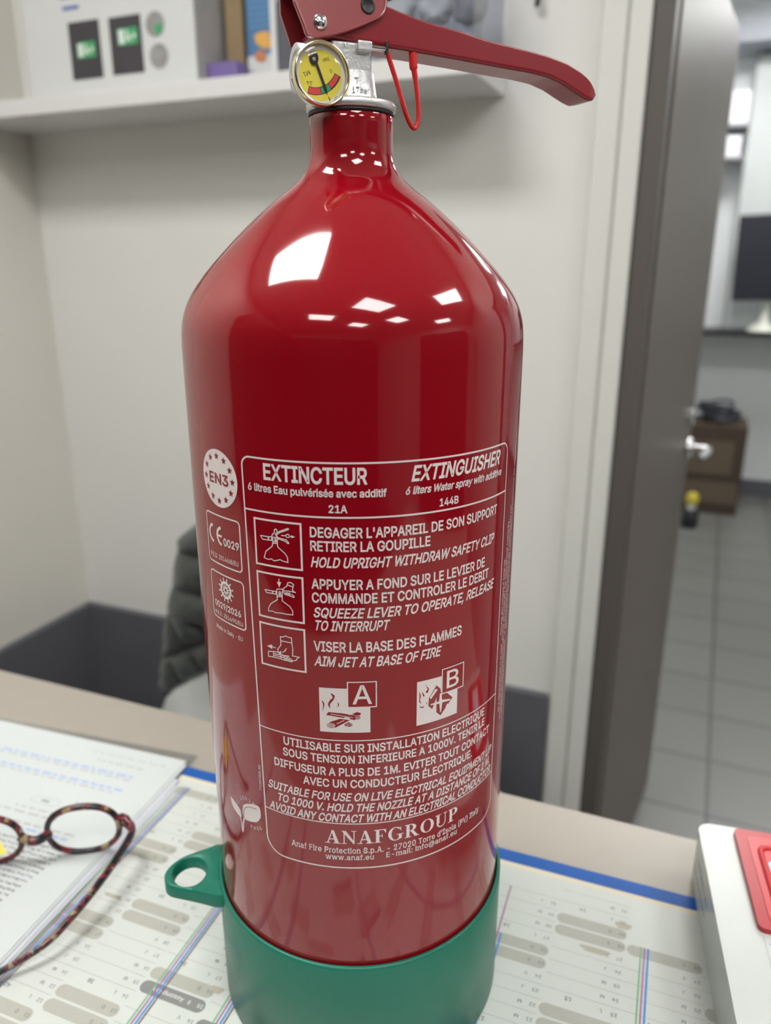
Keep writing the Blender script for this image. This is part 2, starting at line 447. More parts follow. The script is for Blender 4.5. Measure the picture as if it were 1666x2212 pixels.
# ------------------------------------------------------------------ lettering (letter outlines, capital height 700 units)
OUT = {
"'": (284, '177,437 187,700 97,700 107,437'),
'(': (376, '130,180 153,75 191,-29 243,-132 325,-132 259,22 221,158 208,284 222,431 263,589 325,742 243,742 181,607 138,445 123,284'),
')': (376, '133,-132 184,-31 222,73 245,179 253,284 238,445 195,607 133,742 51,742 113,589 154,431 168,284 156,160 118,25 51,-132'),
',': (258, '116,-164 188,98 93,98 52,-164'),
'-': (623, '157,336 157,258 464,258 464,336'),
'.': (258, '155,-2 176,12 189,32 194,56 189,81 176,101 155,115 131,119 107,115 87,101 73,81 68,56 73,32 87,12 107,-2 131,-6'),
'/': (343, '245,733 20,-105 98,-105 323,733'),
'0': (623, '384,1 445,33 493,85 529,156 550,245 558,350 550,455 529,543 493,614 444,667 384,699 312,709 240,699 179,667 131,614 95,543 73,455 66,350 73,245 95,156 130,85 179,33 240,1 312,-9|264,76 224,101 193,142 169,198 155,267 150,350 155,433 169,502 193,558 224,599 264,624 312,632 359,624 399,599 431,558 454,502 468,433 473,350 468,267 454,198 431,142 399,101 359,76 312,68'),
'1': (623, '538,0 538,75 105,75 105,0|273,700 118,587 118,492 288,617 292,617 292,0 380,0 380,700'),
'2': (623, '536,0 536,78 210,78 210,83 367,247 462,356 510,437 524,513 517,565 497,613 464,653 421,683 369,703 310,709 250,703 197,683 152,651 119,609 97,557 90,498 175,498 179,536 191,569 211,596 237,616 270,628 308,632 376,618 403,600 423,576 436,546 441,511 428,449 388,389 322,315 88,65 88,0'),
'3': (623, '366,-3 425,17 473,49 510,91 533,142 541,199 533,256 510,306 474,348 424,380 363,397 291,397 291,383 513,634 513,700 96,700 96,622 396,622 396,617 216,412 216,341 277,341 333,336 378,321 412,299 435,270 448,236 453,199 448,160 433,128 409,102 378,84 301,69 227,82 198,98 174,120 158,148 150,181 60,181 71,126 97,79 134,41 183,13 238,-4 300,-9'),
'4': (623, '568,145 568,224 149,224 149,228 428,700 340,700 54,218 54,145|472,0 472,437 388,437 388,0'),
'5': (623, '368,-2 425,21 472,57 508,104 530,161 538,225 534,273 521,318 501,358 475,393 442,421 404,442 362,455 316,459 244,447 187,415 184,415 207,622 504,622 504,700 132,700 93,348 176,338 230,369 300,381 341,376 378,361 408,336 432,304 446,266 451,223 446,181 432,144 410,112 380,89 344,74 304,69 238,83 190,122 175,149 168,179 82,179 91,128 114,83 148,44 193,15 245,-3 304,-9'),
'6': (623, '373,-2 427,20 472,54 506,100 528,154 535,216 528,277 509,330 477,373 435,405 383,426 323,432 269,422 227,396 200,359 208,359 443,700 347,700 189,468 110,329 93,274 87,223 95,159 116,102 151,56 196,20 250,-2 311,-9|273,72 239,86 211,109 190,140 176,176 172,218 176,259 190,294 211,324 239,346 273,360 311,365 350,360 383,346 411,323 432,294 446,258 451,216 446,176 432,140 411,109 383,86 350,72 311,67'),
'7': (623, '227,0 537,617 537,700 86,700 86,622 445,622 445,617 133,0'),
'8': (623, '378,-3 436,16 484,46 521,85 544,132 552,186 547,229 533,268 511,303 483,332 450,352 413,364 413,367 459,388 494,424 518,471 525,523 518,574 497,619 464,657 421,685 370,703 311,709 253,703 201,685 157,657 124,619 104,574 97,523 104,470 128,424 164,388 210,367 210,364 173,352 139,332 111,303 89,268 76,229 71,186 79,132 102,85 138,46 187,16 245,-3 311,-9|268,71 230,83 200,101 177,126 163,156 159,191 164,227 179,260 202,286 233,307 270,319 311,324 353,319 389,307 420,286 443,260 458,227 463,191 459,156 444,126 422,101 392,83 355,71 311,68|245,413 218,431 199,455 187,484 183,517 187,550 199,578 218,601 244,618 311,633 378,618 404,601 423,578 435,550 439,517 435,484 423,455 403,431 377,413 311,398'),
'9': (623, '250,702 196,680 151,646 117,600 95,546 87,484 94,423 114,370 146,327 189,295 240,274 300,268 353,278 396,304 423,341 415,341 179,0 276,0 434,232 513,371 530,426 535,477 528,541 506,598 472,644 427,680 373,702 311,709|350,628 384,614 411,591 433,560 446,524 451,482 446,442 433,406 411,376 383,354 350,340 311,335 273,340 240,354 212,377 190,407 177,443 172,484 177,524 190,560 212,591 240,614 273,628 311,633'),
':': (258, '155,-2 176,12 189,32 194,56 189,81 176,101 155,115 131,119 107,115 87,101 73,81 68,56 73,32 87,12 107,-2 131,-6|155,377 176,391 189,411 194,435 189,459 176,480 155,493 131,498 107,493 87,480 73,459 68,435 73,411 87,391 107,377 131,373'),
'@': (930, '565,-180 639,-165 694,-147 673,-81 630,-95 566,-110 492,-117 410,-111 338,-93 277,-64 226,-23 186,29 158,91 140,163 134,245 140,325 158,397 186,460 225,512 274,553 333,584 401,602 478,608 553,602 619,583 674,553 719,514 755,467 780,414 795,356 800,296 792,175 782,133 766,104 743,87 713,81 686,87 667,102 655,125 652,152 652,461 577,461 577,420 573,420 530,455 496,468 454,472 401,465 354,443 314,409 284,364 266,311 259,251 265,189 281,133 308,85 345,49 392,25 449,17 497,23 534,41 561,66 578,94 582,94 590,69 607,49 655,23 711,15 759,21 796,39 825,68 846,104 868,195 874,296 868,369 849,439 817,503 774,561 718,609 650,646 571,669 480,677 386,669 303,647 230,611 169,561 120,500 85,426 63,341 55,247 63,150 84,64 120,-11 168,-72 230,-121 305,-157 391,-179 489,-186|414,95 384,112 361,139 345,173 333,254 347,328 365,358 389,381 419,396 455,401 524,388 549,370 566,342 577,304 580,254 567,163 550,131 526,108 494,94 453,89'),
'A': (660, '117,0 262,416 293,510 337,658 319,658 363,512 395,416 544,0 637,0 380,700 277,700 23,0|509,195 509,273 151,273 151,195'),
'B': (628, '339,0 414,6 474,25 519,54 551,92 569,137 575,187 570,238 554,280 529,313 500,338 467,354 433,361 433,367 490,393 532,440 544,474 548,514 542,564 524,608 494,646 452,675 398,694 332,700 83,700 83,0|171,318 342,318 384,313 420,300 450,279 471,253 485,222 489,188 480,145 454,110 407,86 337,78 171,78|171,622 330,622 389,614 430,590 454,555 462,512 458,478 445,449 424,425 397,408 327,393 171,393'),
'C': (702, '420,-5 469,6 513,26 554,52 588,85 617,125 638,170 651,221 562,221 536,157 492,111 434,82 368,73 307,81 253,105 207,145 172,199 150,267 142,350 150,432 172,501 207,555 253,595 307,619 368,627 434,618 492,589 536,543 562,479 651,479 637,530 616,576 588,615 553,648 513,675 468,694 368,709 282,698 207,665 144,612 96,541 66,453 55,350 66,247 96,159 144,87 207,34 282,2 368,-9'),
'D': (691, '400,11 482,42 548,94 596,163 625,250 635,351 625,452 596,538 549,607 485,658 405,690 310,700 128,700 128,622 304,622 379,613 440,589 487,550 522,496 542,430 549,351 542,272 521,205 487,151 437,111 374,87 296,78 132,78 132,0 301,0|83,700 83,0 171,0 171,700'),
'E': (576, '516,0 516,78 171,78 171,315 489,315 489,393 171,393 171,622 513,622 513,700 83,700 83,0'),
'F': (564, '171,0 171,304 476,304 476,383 171,383 171,622 508,622 508,700 83,700 83,0'),
'G': (716, '449,-1 518,26 576,68 620,125 648,194 658,275 658,352 389,352 389,274 598,274 571,279 564,220 545,170 515,128 474,98 425,79 370,73 308,81 253,105 207,145 172,199 150,268 142,350 150,432 172,501 207,555 252,595 306,619 365,627 434,617 490,587 533,541 561,480 653,480 639,529 618,573 590,612 555,646 514,673 468,693 418,705 365,709 280,698 205,665 142,612 95,541 65,453 55,350 65,247 95,159 143,88 206,35 282,2 370,-9'),
'H': (711, '171,0 171,319 540,319 540,0 629,0 629,700 540,700 540,397 171,397 171,700 83,700 83,0'),
'I': (413, '371,0 371,78 251,78 251,622 371,622 371,700 43,700 43,622 163,622 163,78 43,78 43,0'),
'J': (545, '338,4 405,45 448,111 463,200 463,700 374,700 374,200 366,143 341,102 303,77 255,69 206,77 167,102 143,143 134,200 134,238 46,238 46,200 60,111 104,45 171,4 255,-9'),
'L': (541, '497,0 497,78 171,78 171,700 83,700 83,0'),
'M': (864, '168,0 168,400 167,452 166,511 165,572 163,629 154,629 178,561 199,497 219,442 234,400 394,0 470,0 627,400 643,443 663,499 685,563 706,629 698,629 696,568 695,507 694,450 694,0 781,0 781,700 655,700 485,257 471,218 454,167 437,114 423,67 443,67 428,115 412,169 395,219 381,257 209,700 83,700 83,0'),
'N': (720, '172,0 172,400 171,451 168,528 164,624 148,622 204,524 244,455 278,399 532,0 638,0 638,700 549,700 549,216 551,149 557,74 569,76 533,147 499,207 472,251 187,700 83,700 83,0'),
'O': (734, '453,2 528,34 591,87 638,159 668,247 678,350 668,453 638,541 591,612 528,665 453,698 367,709 282,698 207,665 144,612 96,541 66,453 55,350 66,247 96,159 144,87 207,34 282,2 367,-9|307,81 253,105 208,144 172,198 150,267 142,350 150,432 172,501 208,556 253,595 307,619 367,627 427,619 481,595 527,556 562,502 584,433 592,350 584,267 562,198 527,144 481,105 427,81 367,73'),
'P': (612, '171,0 171,622 319,622 369,617 408,603 438,581 458,552 470,518 474,478 470,439 458,404 438,375 409,352 370,338 320,334 150,334 150,256 324,256 398,263 457,285 504,320 536,365 556,419 562,478 556,538 536,591 504,636 457,671 398,693 324,700 83,700 83,0'),
'Q': (734, '456,63 475,37 552,-66 645,-66 528,89 508,117 430,219 337,219|453,2 528,34 591,87 638,159 668,247 678,350 668,453 638,541 591,612 528,665 453,698 367,709 282,698 207,665 144,612 96,541 66,453 55,350 66,247 96,159 144,87 207,34 282,2 367,-9|307,81 253,105 208,144 172,198 150,267 142,350 150,432 172,501 208,556 253,595 307,619 367,627 427,619 481,595 527,556 562,502 584,433 592,350 584,267 562,198 527,144 481,105 427,81 367,73'),
'R': (618, '171,0 171,622 320,622 370,618 409,605 439,584 459,557 471,523 475,484 471,446 459,413 439,387 410,367 371,355 321,351 132,351 132,272 325,272 398,279 458,299 504,331 537,373 557,425 563,484 557,544 537,596 504,639 458,672 398,693 325,700 83,700 83,0|589,0 417,315 317,315 486,0'),
'S': (614, '382,-6 445,15 495,46 532,87 554,136 562,191 557,235 543,272 494,327 429,363 364,384 292,404 233,424 180,459 164,484 158,517 163,548 177,576 200,599 230,616 267,627 310,631 368,624 416,602 449,567 464,520 552,520 542,572 519,617 483,656 435,685 378,703 312,709 247,703 189,685 141,656 103,616 79,568 71,513 83,449 119,398 176,358 253,329 337,306 407,281 457,246 471,222 475,192 470,157 453,126 427,101 393,83 353,71 308,68 229,81 196,97 170,121 152,151 144,188 53,188 63,132 88,83 125,43 175,13 237,-6 308,-12'),
'T': (617, '265,622 265,0 353,0 353,622 574,622 574,700 44,700 44,622'),
'U': (712, '433,-3 500,21 555,60 595,110 621,170 629,238 629,700 540,700 540,245 535,198 518,156 491,120 455,93 410,77 356,71 303,77 257,93 221,120 194,156 177,198 171,245 171,700 83,700 83,238 91,170 117,110 157,60 212,21 279,-3 356,-11'),
'V': (660, '382,0 637,700 543,700 398,284 367,190 323,42 341,42 296,189 264,284 116,700 23,700 280,0'),
'W': (944, '317,0 437,444 461,543 481,653 462,653 483,539 506,444 627,0 730,0 921,700 830,700 719,270 702,200 686,129 672,54 684,54 669,129 653,200 635,270 522,700 421,700 308,270 291,200 275,129 260,54 271,54 257,129 241,200 225,270 113,700 23,700 213,0'),
'X': (653, '126,0 250,178 284,228 310,270 336,318 317,318 344,269 369,227 402,178 525,0 627,0 356,395 356,329 614,700 514,700 411,551 374,497 347,452 319,402 335,402 307,453 281,497 245,551 143,700 40,700 299,325 299,391 25,0'),
'Y': (649, '369,0 369,287 626,700 524,700 386,474 346,403 308,317 343,317 306,402 264,474 125,700 23,700 280,287 280,0'),
'Z': (603, '550,0 550,78 209,78 124,75 134,46 184,111 232,177 546,635 546,700 55,700 55,622 393,622 479,625 469,654 421,592 376,530 57,64 57,0'),
'a': (536, '296,1 347,34 375,71 381,71 381,0 463,0 463,346 458,399 443,441 421,473 393,496 329,522 267,529 183,517 143,500 108,476 78,443 56,401 138,377 162,414 205,443 269,455 330,443 367,408 379,353 379,350 376,334 365,323 322,312 245,303 172,290 107,266 80,247 59,222 46,189 42,148 48,101 66,61 93,30 130,7 173,-7 220,-12|179,72 140,99 126,144 130,171 142,192 185,218 241,231 318,242 357,250 379,261 379,190 375,158 362,128 342,102 314,81 278,67 234,62'),
'b': (584, '377,-3 431,22 476,62 509,116 530,183 537,260 530,337 509,403 475,456 431,496 377,521 315,529 271,525 236,513 189,476 163,439 156,439 156,700 72,700 72,0 154,0 154,81 163,81 190,43 237,5 272,-7 316,-11|259,71 222,89 193,119 172,158 159,206 155,261 159,315 172,362 193,400 222,429 259,448 303,454 348,447 385,428 414,399 435,359 447,313 451,261 447,208 435,160 414,121 385,90 348,71 303,64'),
'c': (544, '359,-1 421,29 470,77 499,141 419,161 401,122 373,91 334,71 285,64 238,71 200,91 170,122 149,162 137,208 132,258 137,309 149,355 170,395 200,427 238,447 285,454 333,447 371,428 400,398 417,360 498,381 468,443 420,490 358,519 285,529 219,521 161,495 113,455 77,401 54,334 47,258 54,183 77,117 113,63 161,23 219,-3 285,-11'),
'd': (584, '313,-7 347,5 395,43 422,81 430,81 430,0 512,0 512,700 428,700 428,439 421,439 395,476 348,513 313,525 269,529 208,521 154,496 109,456 75,403 54,337 47,260 54,183 75,116 109,62 153,22 207,-3 269,-11|237,71 200,90 170,121 149,160 137,208 132,261 137,313 149,359 170,399 199,428 236,447 281,454 326,448 362,429 391,400 412,362 425,315 429,261 425,206 412,158 391,119 362,89 325,71 281,64'),
'e': (556, '343,-7 389,6 428,27 461,54 486,87 502,125 420,145 393,100 349,73 292,63 247,69 208,85 176,111 152,146 137,191 132,244 132,290 136,332 150,371 172,405 201,431 238,449 282,454 326,449 361,432 389,405 410,369 422,327 426,278 465,304 103,304 103,233 511,233 511,267 506,333 491,388 469,433 439,469 404,496 366,515 282,529 216,520 158,494 111,453 76,399 54,333 47,257 54,182 77,117 112,63 161,23 221,-3 292,-11'),
'f': (349, '9,522 9,450 314,450 314,522|195,0 195,576 199,609 212,633 235,647 268,652 296,649 313,645 334,717 306,725 258,729 186,714 156,695 132,669 116,635 111,594 111,0'),
'g': (585, '345,-202 400,-187 446,-161 482,-124 505,-74 513,-12 513,522 431,522 431,439 423,439 397,476 349,513 314,525 270,529 208,521 155,496 110,457 76,404 54,339 47,263 54,187 76,124 110,74 155,37 208,14 268,7 312,10 347,22 394,57 421,94 428,94 428,-8 418,-64 388,-103 342,-126 285,-134 212,-121 167,-91 140,-56 70,-95 113,-152 184,-192 231,-203 285,-207|237,87 200,104 171,132 150,169 137,213 132,265 137,316 149,361 170,399 200,429 237,448 282,454 326,448 363,430 392,401 413,363 426,317 430,265 426,212 413,167 392,130 363,103 326,87 282,81'),
'h': (564, '161,354 174,389 194,417 221,437 253,449 289,453 338,444 376,419 399,378 407,324 407,0 491,0 491,331 486,392 469,441 442,480 406,507 363,524 313,529 257,521 209,498 170,457 141,396 156,396 156,700 72,700 72,0 156,0 156,312'),
'i': (229, '156,0 156,522 72,522 72,0|138,613 157,626 170,643 174,665 170,686 157,704 138,717 115,721 93,717 74,704 61,686 57,665 61,643 74,626 93,613 115,609'),
'k': (524, '244,274 253,274 496,522 391,522 166,291 151,291 151,188|156,0 156,700 72,700 72,0|512,0 263,315 203,256 404,0'),
'l': (260, '222,-1 249,4 233,75 221,72 201,71 179,75 165,86 156,136 156,700 72,700 72,116 80,65 102,28 139,4 192,-3'),
'm': (839, '156,0 156,327 161,366 173,398 192,423 217,440 274,455 315,448 348,428 370,397 377,358 377,0 461,0 461,340 475,399 515,440 543,451 576,455 616,449 650,430 674,398 682,349 682,0 766,0 766,351 761,407 744,452 718,487 684,512 644,526 601,531 524,516 464,472 443,441 430,405 442,405 425,456 395,496 354,523 302,531 237,517 182,476 162,445 148,406 155,406 154,522 72,522 72,0'),
'n': (564, '161,354 174,389 194,417 221,437 253,449 289,453 338,444 376,419 399,378 407,324 407,0 491,0 491,331 486,392 469,441 442,480 406,507 363,524 313,529 257,521 209,498 170,457 141,396 154,396 154,522 72,522 72,0 156,0 156,312'),
'o': (571, '353,-3 411,23 459,63 494,117 517,183 524,258 517,334 494,401 459,455 411,495 353,521 285,529 219,521 161,495 113,455 77,401 54,334 47,258 54,183 77,117 113,63 161,23 219,-3 285,-11|238,71 200,91 170,122 149,162 137,208 132,258 137,309 149,355 170,395 200,427 238,447 285,454 333,447 372,427 402,395 423,355 435,309 439,258 435,208 423,162 402,122 372,91 333,71 285,64'),
'p': (584, '156,-196 156,81 163,81 190,43 237,5 272,-7 316,-11 377,-3 431,22 476,62 509,116 530,183 537,260 530,337 509,403 475,456 431,496 377,521 315,529 271,525 236,513 189,476 163,439 154,439 154,522 72,522 72,-196|259,71 222,89 193,119 172,158 159,206 155,261 159,315 172,362 193,400 222,429 259,448 303,454 348,447 385,428 414,399 435,359 447,313 451,261 447,208 435,160 414,121 385,90 348,71 303,64'),
'q': (584, '512,522 430,522 430,439 422,439 395,476 348,513 313,525 269,529 208,521 154,496 109,456 75,403 54,337 47,260 54,183 75,116 109,62 153,22 207,-3 269,-11 313,-7 347,5 395,43 421,81 428,81 428,-196 512,-196|237,71 200,90 170,121 149,160 137,208 132,261 137,313 149,359 170,399 199,428 236,447 281,454 326,448 362,429 391,400 412,362 425,315 429,261 425,206 412,158 391,119 362,89 325,71 281,64'),
'r': (357, '156,0 156,326 161,360 173,390 193,415 219,433 250,444 285,448 316,446 335,443 335,528 315,529 293,529 249,523 210,505 179,477 159,442 154,442 154,522 72,522 72,0'),
's': (502, '307,-6 358,9 399,33 430,65 449,103 456,147 447,196 421,236 378,266 316,288 236,307 171,335 155,355 149,381 157,412 180,436 215,452 258,458 302,452 334,434 355,409 369,381 446,399 411,467 384,493 349,513 307,525 257,529 205,524 158,510 119,487 89,456 71,419 64,377 73,327 99,286 143,256 205,234 292,213 325,202 350,187 364,166 369,141 361,111 336,86 298,68 249,62 206,68 171,83 145,109 129,147 49,130 62,87 85,52 116,25 154,5 199,-7 250,-11'),
't': (313, '9,522 9,450 280,450 280,522|89,128 99,71 127,29 172,3 232,-6 264,-4 293,2 278,74 255,70 234,69 206,73 187,84 177,105 173,134 173,648 89,648'),
'u': (564, '306,1 354,23 393,64 423,126 410,126 410,0 491,0 491,522 407,522 407,210 403,168 390,133 369,105 343,85 311,73 275,69 226,78 188,103 164,144 156,198 156,522 72,522 72,191 78,130 95,81 122,42 158,15 201,-2 251,-7'),
'v': (536, '311,0 511,522 420,522 308,213 279,120 253,29 283,29 257,120 227,213 116,522 24,522 224,0'),
'w': (780, '273,0 341,236 361,309 381,386 400,465 381,465 400,386 419,310 439,236 507,0 591,0 749,522 661,522 597,294 568,186 538,57 553,57 525,187 498,294 436,522 347,522 284,294 255,185 227,57 241,57 212,188 184,294 120,522 31,522 189,0'),
'y': (536, '89,-197 126,-200 192,-187 243,-147 281,-80 511,522 420,522 308,213 279,120 253,29 283,29 257,119 227,213 116,522 24,522 224,-2 207,-49 179,-102 143,-122 98,-120 85,-118 65,-191'),
'É': (576, '516,0 516,78 171,78 171,315 489,315 489,393 171,393 171,622 513,622 513,700 83,700 83,0|332,768 422,906 328,906 263,768'),
'â': (536, '296,1 347,34 375,71 381,71 381,0 463,0 463,346 458,399 443,441 421,473 393,496 329,522 267,529 183,517 143,500 108,476 78,443 56,401 138,377 162,414 205,443 269,455 330,443 367,408 379,353 379,350 376,334 365,323 322,312 245,303 172,290 107,266 80,247 59,222 46,189 42,148 48,101 66,61 93,30 130,7 173,-7 220,-12|179,72 140,99 126,144 130,171 142,192 185,218 241,231 318,242 357,250 379,261 379,190 375,158 362,128 342,102 314,81 278,67 234,62|260,681 327,599 411,599 411,603 300,728 220,728 110,603 110,599 193,599'),
'è': (556, '343,-7 389,6 428,27 461,54 486,87 502,125 420,145 393,100 349,73 292,63 247,69 208,85 176,111 152,146 137,191 132,244 132,290 136,332 150,371 172,405 201,431 238,449 282,454 326,449 361,432 389,405 410,369 422,327 426,278 465,304 103,304 103,233 511,233 511,267 506,333 491,388 469,433 439,469 404,496 366,515 282,529 216,520 158,494 111,453 76,399 54,333 47,257 54,182 77,117 112,63 161,23 221,-3 292,-11|316,590 250,728 156,728 247,590'),
'é': (556, '343,-7 389,6 428,27 461,54 486,87 502,125 420,145 393,100 349,73 292,63 247,69 208,85 176,111 152,146 137,191 132,244 132,290 136,332 150,371 172,405 201,431 238,449 282,454 326,449 361,432 389,405 410,369 422,327 426,278 465,304 103,304 103,233 511,233 511,267 506,333 491,388 469,433 439,469 404,496 366,515 282,529 216,520 158,494 111,453 76,399 54,333 47,257 54,182 77,117 112,63 161,23 221,-3 292,-11|312,590 403,728 309,728 243,590'),
'ê': (556, '343,-7 389,6 428,27 461,54 486,87 502,125 420,145 393,100 349,73 292,63 247,69 208,85 176,111 152,146 137,191 132,244 132,290 136,332 150,371 172,405 201,431 238,449 282,454 326,449 361,432 389,405 410,369 422,327 426,278 465,304 103,304 103,233 511,233 511,267 506,333 491,388 469,433 439,469 404,496 366,515 282,529 216,520 158,494 111,453 76,399 54,333 47,257 54,182 77,117 112,63 161,23 221,-3 292,-11|280,681 347,599 431,599 431,603 320,728 241,728 130,603 130,599 213,599'),
'ë': (556, '343,-7 389,6 428,27 461,54 486,87 502,125 420,145 393,100 349,73 292,63 247,69 208,85 176,111 152,146 137,191 132,244 132,290 136,332 150,371 172,405 201,431 238,449 282,454 326,449 361,432 389,405 410,369 422,327 426,278 465,304 103,304 103,233 511,233 511,267 506,333 491,388 469,433 439,469 404,496 366,515 282,529 216,520 158,494 111,453 76,399 54,333 47,257 54,182 77,117 112,63 161,23 221,-3 292,-11|401,613 419,626 431,643 435,665 431,686 419,704 401,716 380,720 358,716 340,704 328,686 324,665 328,643 340,626 358,613 380,609|203,613 221,626 233,643 237,665 233,686 221,704 203,716 182,720 160,716 142,704 130,686 126,665 130,643 142,626 160,613 182,609'),
'ô': (571, '353,-3 411,23 459,63 494,117 517,183 524,258 517,334 494,401 459,455 411,495 353,521 285,529 219,521 161,495 113,455 77,401 54,334 47,258 54,183 77,117 113,63 161,23 219,-3 285,-11|238,71 200,91 170,122 149,162 137,208 132,258 137,309 149,355 170,395 200,427 238,447 285,454 333,447 372,427 402,395 423,355 435,309 439,258 435,208 423,162 402,122 372,91 333,71 285,64|285,681 352,599 436,599 436,603 325,728 245,728 135,603 135,599 218,599')}
SPACE = 258

GLY = {}


def glyph(ch, off):
    """outline thickened by off (in em), filled -> verts, faces, advance"""
    k = (ch, off)
    if k in GLY:
        return GLY[k]
    if ch == ' ':
        GLY[k] = ([], [], SPACE / 1000)
        return GLY[k]
    adv, src = OUT[ch]
    loops = []
    for lp in src.split('|'):
        P = [Vector((float(q.split(',')[0]), float(q.split(',')[1]))) / 1000 for q in lp.split()]
        n = len(P)
        Q = []
        for i in range(n):
            d1, d2 = (P[i] - P[i - 1]).normalized(), (P[(i + 1) % n] - P[i]).normalized()
            n1, n2 = Vector((d1.y, -d1.x)), Vector((d2.y, -d2.x))
            m = n1 + n2
            m = m.normalized() if m.length > 1e-5 else n1
            Q.append(P[i] + m * (off * min(1.5, 1 / max(.2, m.dot(n1)))))
        loops.append([Vector((q.x, q.y, 0)) for q in Q])
    def area(l):
        return sum(l[i - 1].x * l[i].y - l[i].x * l[i - 1].y for i in range(len(l)))

    def inside(p, l):
        r = False
        for i in range(len(l)):
            a, b = l[i - 1], l[i]
            if (a.y > p.y) != (b.y > p.y) and p.x < (b.x - a.x) * (p.y - a.y) / (b.y - a.y) + a.x:
                r = not r
        return r

    V, F = [], []
    outer = [l for l in loops if area(l) > 0]
    holes = [l for l in loops if area(l) <= 0]
    for o in outer:
        grp = [o] + [h for h in holes if inside(h[0], o)]
        k0 = len(V)
        pts, eds = [], []
        for lp in grp:
            k1 = len(pts)
            pts += [Vector((q.x, q.y)) for q in lp]
            eds += [(k1 + i, k1 + (i + 1) % len(lp)) for i in range(len(lp))]
        vv, _, ff = delaunay_2d_cdt(pts, eds, [], 1, 1e-6)[:3]
        V += [(q.x, q.y) for q in vv]
        for t in ff:
            c = sum((vv[i] for i in t), Vector((0, 0))) / len(t)
            if inside(c, grp[0]) and not any(inside(c, h) for h in grp[1:]):
                a_, b_, c_ = [vv[i] for i in t[:3]]
                cr = (b_.x - a_.x) * (c_.y - a_.y) - (b_.y - a_.y) * (c_.x - a_.x)
                F.append([k0 + i for i in (t if cr > 0 else t[::-1])])
    GLY[k] = (V, F, adv / 1000)
    return GLY[k]


def serifs(v, f):
    """slab serifs on the horizontal stem ends of a glyph"""
    cnt = {}
    for q in f:
        for i in range(len(q)):
            e = (q[i], q[(i + 1) % len(q)])
            cnt[tuple(sorted(e))] = cnt.get(tuple(sorted(e)), 0) + 1
    V, F = list(v), list(f)
    ymax = max(p[1] for p in v)
    for (a, b), n in cnt.items():
        if n != 1: continue
        (x0, y0), (x1, y1) = v[a], v[b]
        w = abs(x1 - x0)
        if abs(y1 - y0) < 0.004 and 0.04 < w < 0.19:
            yc = sum(p[1] for p in v) / len(v)
            up = -1 if y0 > yc else 1
            xa, xb = min(x0, x1) - 0.06, max(x0, x1) + 0.06
            k = len(V)
            V += [(xa, y0), (xb, y0), (xb, y0 + up * 0.05), (xa, y0 + up * 0.05)]
            F.append([k, k + 1, k + 2, k + 3] if up > 0 else [k + 3, k + 2, k + 1, k])
    return V, F


CAPH = 0.700


def text(txt, x, y, cap, width=None, bold=0.0, italic=0.0, serif=False, center=False, space=0.0, rot=0.0):
    """-> verts 2D, faces; baseline starts at (x,y); cap height and total width in the caller's units"""
    V, F, px = [], [], 0.0
    for ch in txt:
        v, f, adv = glyph(ch, bold)
        if serif and v:
            v, f = serifs(v, f)
        k = len(V)
        V += [(p[0] + px, p[1]) for p in v]
        F += [[i + k for i in q] for q in f]
        px += adv + space
    if not V:
        return [], []
    xa, xb = min(p[0] for p in V), max(p[0] for p in V)
    sy = cap / CAPH
    sx = (width / (xb - xa)) if width else sy
    V = [((p[0] - xa) * sx + p[1] * sy * italic, p[1] * sy) for p in V]
    if center:
        wd = (xb - xa) * sx
        V = [(p[0] - wd / 2, p[1] - cap / 2) for p in V]
    c, s_ = cos(rot), sin(rot)
    return [(x + p[0] * c - p[1] * s_, y + p[0] * s_ + p[1] * c) for p in V], F


